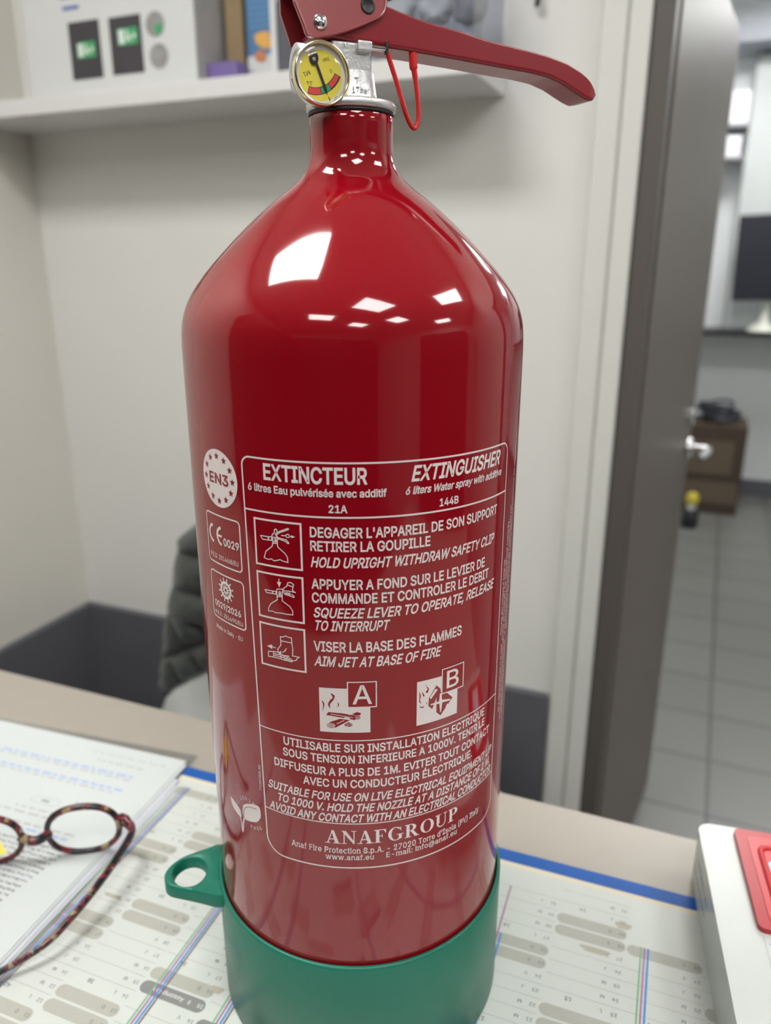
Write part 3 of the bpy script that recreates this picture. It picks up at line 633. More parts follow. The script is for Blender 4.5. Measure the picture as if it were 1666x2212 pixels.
def roman(txt, x, y, cap, width):
    """bold roman capitals with thick and thin strokes and bracketless serifs"""
    K, N_, SF = .155, .045, .035        # thick stem, thin stroke, serif height
    V, F = [], []

    def quad(*p):
        k = len(V)
        ar = sum(p[i - 1][0] * p[i][1] - p[i][0] * p[i - 1][1] for i in range(len(p)))
        V.extend((q[0] + px, q[1]) for q in p)
        F.append([k + i for i in range(len(p))] if ar > 0 else [k + i for i in range(len(p))][::-1])

    def rect(x0, y0, x1, y1):
        quad((x0, y0), (x1, y0), (x1, y1), (x0, y1))

    def ring(cx, cy, rx, ry, ix, iy, a0, a1, n=26):
        for i in range(n):
            t, u = radians(a0 + (a1 - a0) * i / n), radians(a0 + (a1 - a0) * (i + 1) / n)
            quad((cx + rx * cos(t), cy + ry * sin(t)), (cx + rx * cos(u), cy + ry * sin(u)), (cx + ix * cos(u), cy + iy * sin(u)), (cx + ix * cos(t), cy + iy * sin(t)))

    px = 0.0
    for ch in txt:
        if ch == 'A':
            quad((.09, 0), (.145, 0), (.375, .70), (.33, .70)); quad((.30, .70), (.42, .70), (.66, 0), (.48, 0))
            rect(.19, .20, .50, .20 + N_); rect(.0, 0, .24, SF); rect(.39, 0, .74, SF)
            adv = .74
        elif ch == 'N':
            rect(.11, 0, .155, .70); rect(.57, 0, .615, .70); quad((.02, .70), (.22, .70), (.615, .10), (.615, 0), (.56, 0))
            rect(.02, 0, .25, SF); rect(.02, .665, .2, .70); rect(.47, .665, .71, .70)
            adv = .73
        elif ch == 'F':
            rect(.10, 0, .10 + K, .70); rect(.02, 0, .35, SF); rect(.02, .655, .57, .70); quad((.57, .70), (.57, .50), (.54, .50), (.47, .655))
            rect(.2, .335, .40, .335 + N_); rect(.38, .25, .41, .47)
            adv = .62
        elif ch == 'G':
            ring(.39, .35, .36, .365, .20, .325, 48, 312); rect(.54, .06, .54 + K * .9, .30); rect(.45, .285, .77, .32)
            rect(.62, .50, .65, .70); quad((.58, .66), (.66, .50), (.64, .50), (.50, .68))
            adv = .79
        elif ch in 'RP':
            rect(.10, 0, .10 + K, .70); rect(.02, 0, .34, SF); rect(.02, .665, .36, .70)
            ring(.34, .515, .25, .185, .09, .145, -90, 90, 16); rect(.2, .66, .35, .70); rect(.2, .33, .35, .37)
            if ch == 'R':
                quad((.29, .35), (.44, .36), (.70, 0), (.53, 0)); rect(.50, 0, .76, SF)
            adv = .76 if ch == 'R' else .65
        elif ch == 'O':
            ring(.39, .35, .36, .365, .20, .325, 0, 360, 40)
            adv = .79
        else:           # U
            rect(.10, .22, .10 + K, .70); rect(.57, .22, .615, .70); ring(.3575, .24, .2575, .25, .165, .20, 180, 300, 14); ring(.3575, .24, .2575, .25, .2125, .20, 300, 360, 10)
            rect(.02, .665, .35, .70); rect(.48, .665, .71, .70)
            adv = .74
        px += adv + .02
    xb = max(p[0] for p in V)
    return [(x + p[0] * width / xb, y + p[1] * cap / .70) for p in V], F


def densify(pl, step):
    out = [pl[0]]
    for a, b in zip(pl, pl[1:]):
        n = max(1, int(math.ceil(hypot(b[0] - a[0], b[1] - a[1]) / step)))
        for i in range(1, n + 1):
            out.append((a[0] + (b[0] - a[0]) * i / n, a[1] + (b[1] - a[1]) * i / n))
    return out


def stroke(pl, w, closed=False, step=2.0):
    """polyline -> ribbon of width w"""
    if closed:
        pl = list(pl) + [pl[0]]
    pl = densify(pl, step)
    if closed:
        pl = pl[:-1]
    n = len(pl)
    V, F = [], []
    for i in range(n):
        a = pl[(i - 1) % n] if (closed or i > 0) else pl[i]
        c = pl[(i + 1) % n] if (closed or i < n - 1) else pl[i]
        b = pl[i]
        d1 = Vector((b[0] - a[0], b[1] - a[1])) if a != b else None
        d2 = Vector((c[0] - b[0], c[1] - b[1])) if c != b else None
        d1 = d1 if d1 and d1.length > 1e-9 else d2
        d2 = d2 if d2 and d2.length > 1e-9 else d1
        d1, d2 = d1.normalized(), d2.normalized()
        nn = Vector((-d1.y - d2.y, d1.x + d2.x))
        nn = nn.normalized() if nn.length > 1e-6 else Vector((-d1.y, d1.x))
        k = min(1.6, 1 / max(0.3, nn.dot(Vector((-d1.y, d1.x)))))
        V += [(b[0] + nn.x * w / 2 * k, b[1] + nn.y * w / 2 * k), (b[0] - nn.x * w / 2 * k, b[1] - nn.y * w / 2 * k)]
    for i in range(n if closed else n - 1):
        j = (i + 1) % n
        F.append([2 * i, 2 * i + 1, 2 * j + 1, 2 * j])
    return V, F


def fill_rect(x0, y0, x1, y1, step=2.0):
    nx = max(1, int(math.ceil((x1 - x0) / step)))
    V, F = [], []
    for i in range(nx + 1):
        x = x0 + (x1 - x0) * i / nx
        V += [(x, y0), (x, y1)]
    for i in range(nx):
        F.append([2 * i, 2 * i + 2, 2 * i + 3, 2 * i + 1])
    return V, F


# ------------------------------------------------------------------ the room
FL, CE = -1.09, 1.61
YB, XL = 1.01, -1.206           # back wall plane, left wall plane
YN = 5.33                       # far wall of the next room
XR, YF = 3.3, -3.9


def struct(name, mb, bevel=0, parent=None):
    o = mb.build(name, parent, bevel)
    o['kind'] = 'structure'
    return o


DX0, DX1, DZ = 0.030, 0.99, 0.935
struct('wall_back', MB().box((XL - .1, YB, FL), (-0.045, YB + .1, CE), M['wall'])
       .box((-0.045, YB + .004, FL), (DX0, YB + .1, CE), M['wall'])
       .box((DX0, YB, DZ), (DX1, YB + .1, CE), M['wall']).box((DX1, YB, FL), (XR, YB + .1, CE), M['wall']))
struct('wall_left', MB().box((XL - .1, YF, FL), (XL, YB, CE), M['wall_warm']))
struct('wall_right', MB().box((XR, YF, FL), (XR + .1, YN, CE), M['wall']))
struct('wall_front', MB().box((XL - .1, YF - .1, FL), (XR + .1, YF, CE), M['wall']))
struct('wall_next_room_far', MB().box((-1.3, YN, FL), (XR + .1, YN + .1, CE + .5), M['far_wall']))
struct('wall_next_room_left', MB().box((-1.4, YB + .1, FL), (-1.3, YN + .1, CE + .5), M['far_wall']))
struct('floor', MB().box((-1.5, YF - .1, FL - .05), (XR + .1, YN + .1, FL), M['floor']))
struct('ceiling', MB().box((-1.5, YF - .1, CE), (XR + .1, YB + .1, CE + .08), M['ceil'])
       .box((-1.5, YB + .1, CE + .3), (XR + .1, YN + .1, CE + .38), M['ceil']))
struct('baseboard_back', MB().box((XL, YB - .018, FL), (-0.0485, YB, -0.388), M['dark_skirt']), 0.002)
struct('baseboard_left', MB().box((XL, YF, FL), (XL + .018, YB - .018, -0.388), M['dark_skirt']), 0.002)
struct('baseboard_next_room', MB().box((-1.3, YN - .02, FL), (XR, YN, -0.98), M['dark_skirt']), 0.002)
# white door surround, two flat strips with a groove between, and the brown inner frame
struct('trim_1', MB().box((-0.0435, YB - .012, FL), (-0.0035, YB + .01, 0.97), M['trim_white'])
       .box((-0.002, YB - .016, FL), (DX0, YB + .01, 0.97), M['trim_white'])
       .box((DX0, YB - .016, DZ + .005), (DX1 + .06, YB + .01, 1.0), M['trim_white']), 0.003)
struct('trim_2', MB().box((DX0, YB - .005, FL), (0.062, YB + .065, DZ), M['jamb']), 0.003)
struct('trim_3', MB().box((DX1 - .03, YB - .005, FL), (DX1, YB + .105, DZ), M['jamb']), 0.003)

# open door leaf
HX, HY = 0.066, 1.085
dr = atan2(1.805 - HY, 0.150 - HX)
T = Matrix.Translation((HX, HY, 0)) @ Matrix.Rotation(dr, 4, 'Z')
L = hypot(1.805 - HY, 0.150 - HX)
dmb = MB().box((0, 0, FL + .004), (L, 0.04, 0.926), M['door'], T)
door = struct('door_1', dmb, 0.0015)
hmb = MB()
T2 = T @ Matrix.Translation((L - 0.045, -0.006, -0.035))
hmb.lathe([(0.026, -0.004), (0.026, 0.004), (0.022, 0.006)], M['chrome'], 24, T=T2 @ Matrix.Rotation(radians(90), 4, 'X'))
hmb.lathe([(0.009, 0), (0.009, 0.045)], M['chrome'], 16, T=T2 @ Matrix.Rotation(radians(90), 4, 'X'))
hmb.tube([tuple(T2 @ Vector(p)) for p in ((0.004, -0.045, 0), (-0.03, -0.047, 0), (-0.08, -0.046, 0), (-0.115, -0.040, 0))], [0.010, 0.010, 0.009, 0.008], M['chrome'])
hmb.build('door_handle', door)
lmb = MB().lathe([(0.024, -0.003), (0.024, 0.003)], M['chrome'], 24, T=T @ Matrix.Translation((L - 0.045, -0.004, 0.045)) @ Matrix.Rotation(radians(90), 4, 'X'))
lmb.build('lock_rose', door)

# ceiling light panels
PAN = [(-0.535, -0.20, .62, .37), (0.65, -0.73, .49, .42), (1.19, 0.44, .38, .54), (0.05, -1.68, .50, .38), (1.06, -2.05, .44, .35), (1.60, -1.13, .42, .38), (2.58, -0.15, .38, .50)]


def panel(x, y, a, b, z, m, label, group):
    e = empty('ceiling_light', (x, y, z), label, 'ceiling light', group)
    MB().box((x - a / 2, y - b / 2, z - .006), (x + a / 2, y + b / 2, z - .002), m).build('diffuser', e)
    f = MB()
    t = .02
    f.box((x - a / 2 - t, y - b / 2 - t, z - .01), (x + a / 2 + t, y - b / 2, z), M['lamp_frame'])
    f.box((x - a / 2 - t, y + b / 2, z - .01), (x + a / 2 + t, y + b / 2 + t, z), M['lamp_frame'])
    f.box((x - a / 2 - t, y - b / 2, z - .01), (x - a / 2, y + b / 2, z), M['lamp_frame'])
    f.box((x + a / 2, y - b / 2, z - .01), (x + a / 2 + t, y + b / 2, z), M['lamp_frame'])
    f.build('frame', e)


for k, (x, y, a, b) in enumerate(PAN):
    if k == 0:
        panel(x, y, a, b, CE, M['lamp_near'], 'brightest ceiling light panel, right over the desk', None)
    else:
        panel(x, y, a, b, CE, M['lamp'], 'square white light panel in the ceiling of the desk room', 'ceiling light panels over the desk room')
for (x, y) in ((0.35, 2.2), (0.35, 4.1), (1.14, 4.95)):
    panel(x, y, .55, .55, CE + .3, M['lamp_far'], 'square white light panel in the ceiling of the next room', 'ceiling light panels of the next room')

# ------------------------------------------------------------------ shelf and what stands on it
SZ, ST = 0.675, 0.7036
tag(MB().box((XL, 0.8367, SZ), (-0.189, YB, ST), M['white_lam']).build('wall_shelf', None, 0.0015),
    'long white shelf board on the back wall', 'shelf')

cb = empty('carton', (-0.84, 0.93, ST), 'white carton printed with photos of exit sign lamps, on the shelf', 'box')
MB().box((-1.035, 0.86, ST), (-0.674, 0.985, ST + .27), M['box_white']).build('body', cb, 0.002)
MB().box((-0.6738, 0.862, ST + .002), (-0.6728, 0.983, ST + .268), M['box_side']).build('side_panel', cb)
pm = MB()
yf = 0.8595


def vquad(mb, x0, z0, x1, z1, y, m):
    mb.add([(x0, y, z0), (x1, y, z0), (x1, y, z1), (x0, y, z1)], [(0, 1, 2, 3)], m)


def vpoly(mb, pts, y, m):
    mb.add([(x, y, z) for x, z in pts], [list(range(len(pts)))], m)


def runner(mb, cx, cz, s, y):
    """green exit pictogram: white figure and arrow on a green plate"""
    vquad(mb, cx - 1.0 * s, cz - .6 * s, cx + 1.0 * s, cz + .6 * s, y, M['exit_green'])
    y2 = y - .0003
    vquad(mb, cx - .9 * s, cz - .5 * s, cx - .35 * s, cz + .5 * s, y2, M['exit_white'])
    vpoly(mb, circle(cx - .05 * s, cz + .36 * s, .12 * s, 12), y2, M['exit_white'])
    vpoly(mb, [(cx - .1 * s, cz + .2 * s), (cx + .1 * s, cz + .2 * s), (cx + .3 * s, cz - .1 * s), (cx + .35 * s, cz - .5 * s), (cx + .1 * s, cz - .15 * s), (cx - .25 * s, cz - .5 * s)], y2, M['exit_white'])
    vpoly(mb, [(cx + .5 * s, cz + .25 * s), (cx + .9 * s, cz), (cx + .5 * s, cz - .25 * s)], y2, M['exit_white'])


vquad(pm, -0.935, 0.728, -0.867, 0.817, yf, M['photo'])
vquad(pm, -0.846, 0.729, -0.779, 0.8155, yf, M['photo'])
runner(pm, -0.899, 0.773, 0.020, yf - .0004)
runner(pm, -0.808, 0.785, 0.021, yf - .0004)
vpoly(pm, circle(-0.750, 0.797, 0.019), yf, M['photo_l'])
vpoly(pm, circle(-0.747, 0.750, 0.019), yf, M['photo_l'])
vpoly(pm, circle(-0.744, 0.790, 0.008), yf - .0004, M['exit_green'])
pm.build('printed_photos', cb)
bm_ = MB()
for k, (a, b) in enumerate(((-0.942, -0.906), (-0.945, -0.895))):
    z = 0.836 + k * 0.018
    for j in range(5):
        wdt = (b - a) / 5
        vquad(bm_, a + j * wdt, z, a + j * wdt + wdt * .82, z + .006, yf, M['blue_band'])
bm_.build('printed_heading', cb)

tag(MB().box((-0.662, 0.935, ST), (-0.6275, 0.995, ST + .24), M['card']).box((-0.6605, 0.9335, ST + .02), (-0.629, 0.935, ST + .2), M['card'])
    .build('file_box', None, 0.0015), 'narrow brown cardboard file standing between white carton and blue box', 'file box')
tag(MB().prism([(-0.005, -0.02), (0.055, -0.02), (0.055, 0.02), (0.0, 0.02)], 0, 0.034, M['purple'], T=Matrix.Translation((-0.668, 0.905, ST)))
    .build('pouch', None, 0.006, 3), 'small purple pouch lying before the brown file on the shelf', 'pouch')
pb = empty('picture_box', (-0.55, 0.95, ST), 'blue printed box with yellow and orange figure, on the shelf', 'box')
MB().box((-0.618, 0.9305, ST), (-0.47, 0.99, ST + .26), M['poster_blue']).build('body', pb, 0.001)
p2 = MB()
vquad(p2, -0.6175, ST, -0.471, 0.7525, 0.930, M['box_white'])
vpoly(p2, [(-0.582, 0.754), (-0.535, 0.75), (-0.535, 0.768), (-0.560, 0.766)], 0.9297, M['poster_light'])
vpoly(p2, [(-0.603, 0.783), (-0.592, 0.787), (-0.577, 0.787), (-0.571, 0.776), (-0.570, 0.764), (-0.580, 0.760), (-0.592, 0.765), (-0.601, 0.772)], 0.9295, M['poster_yel'])
vpoly(p2, [(-0.604, 0.755), (-0.595, 0.761), (-0.585, 0.758), (-0.580, 0.746), (-0.590, 0.741), (-0.602, 0.745)], 0.9293, M['poster_org'])
for k in range(7):
    vquad(p2, -0.612, 0.795 + k * .009, -0.545 - .006 * (k % 3), 0.7965 + k * .009, 0.9297, M['poster_light'])
p2.build('printed_front', pb)
sb = empty('slate_box', (-0.50, 0.905, ST), 'dark slate box with pale left edge behind the extinguisher head, on the shelf', 'box')
MB().box((-0.541, 0.895, ST), (-0.44, 0.925, 0.818), M['slate']).build('body', sb, 0.002)
MB().box((-0.552, 0.894, ST), (-0.5412, 0.926, 0.822), M['box_white']).build('pale_edge', sb, 0.001)

# clear bin with soft goods
tb = empty('storage_bin', (-0.25, 0.93, ST), 'clear plastic bin of small goods at the right end of the shelf', 'storage bin')
t_ = MB()
x0, x1, y0, y1, z1 = -0.395, -0.192, 0.875, 0.995, 0.86
t_.box((x0, y0, ST), (x1, y0 + .002, z1), M['binplastic']).box((x0, y1 - .002, ST), (x1, y1, z1), M['binplastic'])
t_.box((x0, y0, ST), (x0 + .002, y1, z1), M['binplastic']).box((x1 - .002, y0, ST), (x1, y1, z1), M['binplastic']).box((x0, y0, ST), (x1, y1, ST + .002), M['binplastic'])
t_.build('tub', tb)
r_ = MB()
r_.box((x1 - .012, y0 - .003, ST), (x1 + .001, y0 + .004, z1), M['film']).box((x0 - .002, y0 - .004, z1 - .008), (x1 + .002, y0 + .002, z1), M['film'])
r_.build('corner_rib', tb)
goods = [(-0.355, .93, ST + .030, .028, M['grey_soft']), (-0.297, .93, ST + .030, .027, M['pale_goods']), (-0.241, .94, ST + .030, .025, M['pale_goods']),
         (-0.345, .935, ST + .085, .026, M['pale_goods']), (-0.285, .935, ST + .085, .027, M['pale_goods']), (-0.230, .94, ST + .080, .024, M['grey_soft'])]
for i, (x, y, z, r, m) in enumerate(goods):
    zz = z
    g_ = MB().sphere((0, 0, 0), 1.0, m, 1, 1, 1, 32)
    for q in range(len(g_.v)):
        vx, vy, vz = g_.v[q]
        k = 1 + .16 * sin(5 * vx + i) * sin(6 * vz + 2 * i) + .10 * sin(11 * vy + 9 * vx + i)
        sx_ = abs(vx) ** .6 * (1 if vx > 0 else -1)
        sz_ = abs(vz) ** .6 * (1 if vz > 0 else -1)
        g_.v[q] = (x + r * .95 * k * sx_, y + r * .7 * k * vy, zz + r * .72 * k * sz_)
    tag(g_.build('bagged_item'), ['grey bundle low at the left in the clear bin', 'pale bundle low in the middle of the clear bin', 'pale bundle low at the right in the clear bin',
                                 'pale bundle on top at the left in the clear bin', 'pale bundle on top in the middle of the clear bin', 'grey bundle on top at the right in the clear bin'][i], 'bundle', 'goods in the clear bin')
tag(MB().sphere((-0.214, .893, ST + .014), .011, M['red_goods'], 1.0, .8, .9).build('bagged_item'), 'small red item at the right front of the clear bin', 'item', 'goods in the clear bin')
tag(MB().tube(catmull([(-0.140, 1.008, 0.822), (-0.141, 0.992, 0.812), (-0.139, 0.990, 0.800), (-0.140, 0.994, 0.794), (-0.143, 1.0, 0.799)], 5), .0035, M['cable'])
    .build('wall_hook'), 'small dark hook on the white wall right of the shelf', 'hook')

# ------------------------------------------------------------------ chair with a quilted jacket
ch = empty('visitor_chair', (-0.40, 0.66, FL), 'white shell chair behind the desk with a dark jacket over it', 'chair')
sh = MB()
nu, nv = 14, 14
V, F = [], []
for side in (0, 1):
    for j in range(nv + 1):
        t = j / nv
        z = -0.62 + t * 0.60
        for i in range(nu + 1):
            u = -1 + 2 * i / nu
            hw = 0.335 - 0.11 * min(1, max(0, t - .35) * 2.2) - 0.03 * max(0, t - .75) * 4 * (abs(u) ** 2)
            V.append((-0.40 + u * hw, 0.665 + 0.05 * (1 - u * u) + (0.010 if side else 0) + 0.06 * t, z - (0.05 * (abs(u) ** 4) if t > .9 else 0)))
n1 = (nu + 1) * (nv + 1)
for j in range(nv):
    for i in range(nu):
        a = j * (nu + 1) + i
        F.append((a, a + 1, a + nu + 2, a + nu + 1))
        F.append((n1 + a, n1 + a + nu + 1, n1 + a + nu + 2, n1 + a + 1))
for i in range(nu):
    F.append((i, n1 + i, n1 + i + 1, i + 1))
    a = nv * (nu + 1) + i
    F.append((a, a + 1, n1 + a + 1, n1 + a))
for j in range(nv):
    a = j * (nu + 1)
    F.append((a, a + nu + 1, n1 + a + nu + 1, n1 + a))
    a += nu
    F.append((a, n1 + a, n1 + a + nu + 1, a + nu + 1))
sh.add(V, F, M['chair_white'], True)
sh.build('backrest', ch)
MB().prism(rrect(-0.64, 0.28, -0.16, 0.72, .08), -0.645, -0.60, M['chair_white'], smooth=True).build('seat', ch, 0.008)
for lx, ly in ((-0.60, 0.33), (-0.20, 0.33), (-0.60, 0.68), (-0.20, 0.68)):
    MB().tube([(lx, ly, -0.62), (lx + (-.02 if lx < -.4 else .02), ly, FL + .002)], [.012, .009], M['chrome']).build('leg', ch)

jk = MB()
OL = [(0.060, -0.470, -0.225), (0.036, -0.525, -0.205), (0.005, -0.566, -0.185), (-0.06, -0.582, -0.165), (-0.13, -0.603, -0.155), (-0.19, -0.618, -0.155), (-0.235, -0.628, -0.16),
      (-0.270, -0.634, -0.17), (-0.30, -0.622, -0.18), (-0.335, -0.60, -0.20)]


def jl(z):
    for (z0, a0, b0), (z1_, a1, b1) in zip(OL, OL[1:]):
        if z0 >= z >= z1_:
            t = (z0 - z) / (z0 - z1_)
            return a0 + (a1 - a0) * t, b0 + (b1 - b0) * t
    return OL[-1][1:]


NV_, NU_ = 90, 60
V, F = [], []
for j in range(NV_ + 1):
    tz = j / NV_
    for i in range(NU_ + 1):
        u = i / NU_
        zt = 0.060 - 0.02 * (2 * u - 1) ** 2
        a0 = -0.635 + 0.0
        # hem: climbs from the left corner towards the middle
        zb = -0.300 + 0.36 * max(0, min(u / 0.25, 1)) * 0.25 + (0.03 * sin((u - .25) * 9) if u > .25 else 0)
        z = zt + (zb - zt) * tz
        xa, xb = jl(min(0.059, z))
        x = xa - 0.016 + (xb - xa + 0.016) * u
        ed = min(1, 4.2 * u, 4.2 * (1 - u), 8 * tz + .15, 9 * (1 - tz) + .15)
        ed = sqrt(max(0, 1 - (1 - ed) ** 2))
        if z > -0.12:
            sm_ = abs(sin(pi * (z + 0.013 + 0.004 * sin(x * 40)) / 0.062))
        else:
            d1 = abs(sin(pi * (z * .8 + x * .75) / 0.062))
            d2 = abs(sin(pi * (z * .9 - x * .55) / 0.075))
            sm_ = min(d1, d2)
        bul = 0.035 * ed + 0.024 * ed * sm_ ** .5
        V.append((x, 0.60 - bul, z))
nb = len(V)
for j in range(NV_ + 1):
    for i in range(NU_ + 1):
        v = V[j * (NU_ + 1) + i]
        V.append((v[0], 0.60 + (0.60 - v[1]) * .7, v[2]))
for j in range(NV_):
    for i in range(NU_):
        a = j * (NU_ + 1) + i
        F.append((a, a + NU_ + 1, a + NU_ + 2, a + 1))
        F.append((nb + a, nb + a + 1, nb + a + NU_ + 2, nb + a + NU_ + 1))
for i in range(NU_):
    F.append((i, i + 1, nb + i + 1, nb + i))
    a = NV_ * (NU_ + 1) + i
    F.append((a, nb + a, nb + a + 1, a + 1))
for j in range(NV_):
    a = j * (NU_ + 1)
    F.append((a, nb + a, nb + a + NU_ + 1, a + NU_ + 1))
    a += NU_
    F.append((a, a + NU_ + 1, nb + a + NU_ + 1, nb + a))
jk.add(V, F, M['jacket'], True)
tag(jk.build('quilted_jacket'), 'dark green quilted jacket hanging over the white chair back', 'jacket')

# ------------------------------------------------------------------ next room
CX0 = 0.20
wt = empty('worktop', (0.6, 5.05, FL), 'black worktop fixed along the far wall of the next room', 'worktop')
MB().box((-0.6, 4.98, 0.005), (2.6, YN - .002, 0.035), M['black_top']).build('top', wt, 0.002)
for xx in (-0.6, 2.5):
    MB().box((xx, 5.10, FL), (xx + .04, YN - .002, 0.005), M['far_wall']).build('side_panel', wt)
mo = empty('monitor', (0.46, 5.1, 0.035), 'black computer monitor on the worktop in the next room', 'monitor')
Tm = Matrix.Translation((0.30, 5.03, 0.47)) @ Matrix.Rotation(radians(-2), 4, 'Y')
MB().box((-0.03, 0, -0.255), (0.62, 0.035, 0.245), M['monitor'], Tm).build('screen', mo, 0.006)
MB().lathe([(0.10, 0.036), (0.095, 0.045), (0.03, 0.09), (0.022, 0.24)], M['stand'], 24, T=Matrix.Translation((0.485, 5.10, 0))).build('stand', mo)
cf = empty('wall_cabinet', (0.5, 5.2, 0.9), 'tall pale glazed cabinet above the worktop in the next room', 'cabinet')
MB().box((0.255, 5.225, 0.0355), (1.3, YN - .002, CE), M['cab_far']).build('body', cf, 0.004)
MB().box((0.245, 5.215, 0.0355), (0.258, 5.235, CE), M['cal_line']).build('edge_strip', cf)
sf = empty('wall_rack', (0.1, 5.2, 0.9), 'open rack of white goods on the far wall beside the cabinet', 'rack')
MB().box((-0.35, 5.08, 1.21), (0.25, YN, 1.225), M['grey_soft']).box((-0.35, 5.08, 1.03), (0.25, YN, 1.045), M['grey_soft']).build('board', sf)
for i, (a, b, z0, z1_) in enumerate(((0.02, 0.24, 1.225, 1.40), (0.06, 0.22, 1.0455, 1.16))):
    tag(MB().box((a, 5.085, z0), (b, 5.30, z1_), M['bright_goods']).build('white_packet', None, 0.006),
        ['tall white packet on the upper board of the far rack', 'low white packet on the lower board of the far rack'][i], 'packet')
tag(MB().box((0.13, 5.0, 1.63), (1.5, YN - .002, 1.75), M['duct']).build('cable_duct', None, .004), 'pale duct running along the top of the far wall', 'duct')

b1 = empty('carton', (0.33, 4.95, FL), 'low brown carton on the tiled floor, under the tall carton', 'box')
MB().box((0.10, 4.763, FL + .001), (0.462, 5.1, -0.862), M['box_brown']).build('body', b1, 0.004)
MB().box((0.11, 4.759, -1.02), (0.452, 4.763, -0.88), M['box_brown_l']).build('front_flap', b1)
b2 = empty('carton', (0.33, 4.95, -0.862), 'tall brown carton standing on the low carton in the next room', 'box')
MB().box((0.10, 4.763, -0.860), (0.466, 5.1, -0.52), M['box_brown']).build('body', b2, 0.004)
MB().box((0.12, 4.759, -0.83), (0.40, 4.763, -0.62), M['box_brown_l']).build('front_panel', b2)
cmb = MB()
random.seed(9)
for k in range(7):
    cx, cy, rr_ = 0.28 + random.uniform(-.07, .05), 4.92 + random.uniform(-.05, .05), random.uniform(.05, .10)
    zc = -0.50 + k * 0.014
    cmb.tube([(cx + rr_ * 1.3 * cos(a), cy + rr_ * sin(a), zc + .012 * sin(2 * a + k)) for a in [2 * pi * i / 28 for i in range(28)]], .009, M['cable'], 8, closed=True)
tag(cmb.build('cable_coil'), 'tangle of dark cables on top of the tall brown carton', 'cables')
sp = empty('spray_bottle', (0.20, 4.42, FL), 'black bottle with yellow cap on the floor by the brown cartons', 'bottle')
MB().lathe([(0.045, FL + .001), (0.048, FL + .01), (0.048, FL + .10), (0.03, FL + .115)], M['black'], 28, T=Matrix.Translation((0.195, 4.43, 0))).build('body', sp)
MB().lathe([(0.026, FL + .115), (0.026, FL + .145), (0.02, FL + .15)], M['pale_goods'], 24, T=Matrix.Translation((0.195, 4.43, 0))).build('neck', sp)
MB().lathe([(0.033, FL + .15), (0.036, FL + .16), (0.034, FL + .20), (0.015, FL + .215)], M['yellow'], 24, T=Matrix.Translation((0.195, 4.43, 0))).build('cap', sp)

# unseen tall cupboards, added behind and beside the camera to darken the paint's reflections
def added_cupboard(x0, x1, y0, y1, m, lab, face):
    e = empty('added_cupboard', ((x0 + x1) / 2, (y0 + y1) / 2, FL), lab, 'added_cupboard')
    MB().box((x0, y0, FL + .001), (x1, y1, 1.02), m).build('body', e, .004)
    n = max(2, round(max(x1 - x0, y1 - y0) / .5))
    for k in range(n):
        d = MB()
        if face == 'y':
            w_ = (x1 - x0) / n
            d.box((x0 + k * w_ + .004, y1, FL + .05), (x0 + (k + 1) * w_ - .004, y1 + .018, 1.0), m)
        else:
            w_ = (y1 - y0) / n
            xa, xb = (x1, x1 + .018) if face == '+x' else (x0 - .018, x0)
            d.box((xa, y0 + k * w_ + .004, FL + .05), (xb, y0 + (k + 1) * w_ - .004, 1.0), m)
        d.build('door', e, .003)


added_cupboard(XL + .45, XR - .5, YF + .02, YF + .45, M['added_cupboard'], 'unseen dark wide unit added behind the camera to darken the reflections', 'y')
added_cupboard(XL + .02, XL + .40, -3.2, -0.72, M['added_cupboard'], 'unseen dark long unit added along the left wall to darken the reflections', '+x')
added_cupboard(XR - .45, XR - .02, -1.25, 0.55, M['added_cupboard'], 'unseen dark unit added along the right wall to darken the reflections', '-x')

# ------------------------------------------------------------------ desk
DA = radians(0.8)
TD = Matrix.Rotation(DA, 4, 'Z')
dk = empty('reception_desk', (0, -0.2, FL), 'beige laminate desk carrying the extinguisher', 'desk')
MB().box((-1.15, -0.60, -0.034), (0.95, 0.1865, -0.002), M['desk'], TD).build('top', dk, 0.0015)
MB().box((-1.10, -0.30, FL + .001), (0.90, -0.27, -0.034), M['desk'], TD).build('front_panel', dk)
for xx in (-1.10, 0.87):
    MB().box((xx, -0.56, FL + .001), (xx + .03, 0.15, -0.0345), M['desk'], TD).build('side_panel', dk)

# ------------------------------------------------------------------ desk pad calendar
CA = radians(1.6)
cal = empty('calendar_pad', (0, 0, -0.002), 'large desk pad calendar lying upside down under the extinguisher', 'calendar', rz=CA)
TC = Matrix.Rotation(CA, 4, 'Z')
MB().prism(rrect(-0.315, -0.295, 0.285, 0.1195, .003), -0.0019, 0.0, M['cal'], T=TC).build('sheets', cal)
bb = MB().box((-0.3155, 0.1090, -0.0019), (0.2855, 0.1200, 0.0004), M['blue_band'], TC)
bb.build('blue_binding', cal)
PR = MB()


def flat(mb, vf, z, m, T=TC):
    v, f = vf
    if v:
        mb.add([(x, y, z) for x, y in v], f, m, False, T)


def poly2(p):
    return list(p), [list(range(len(p)))]


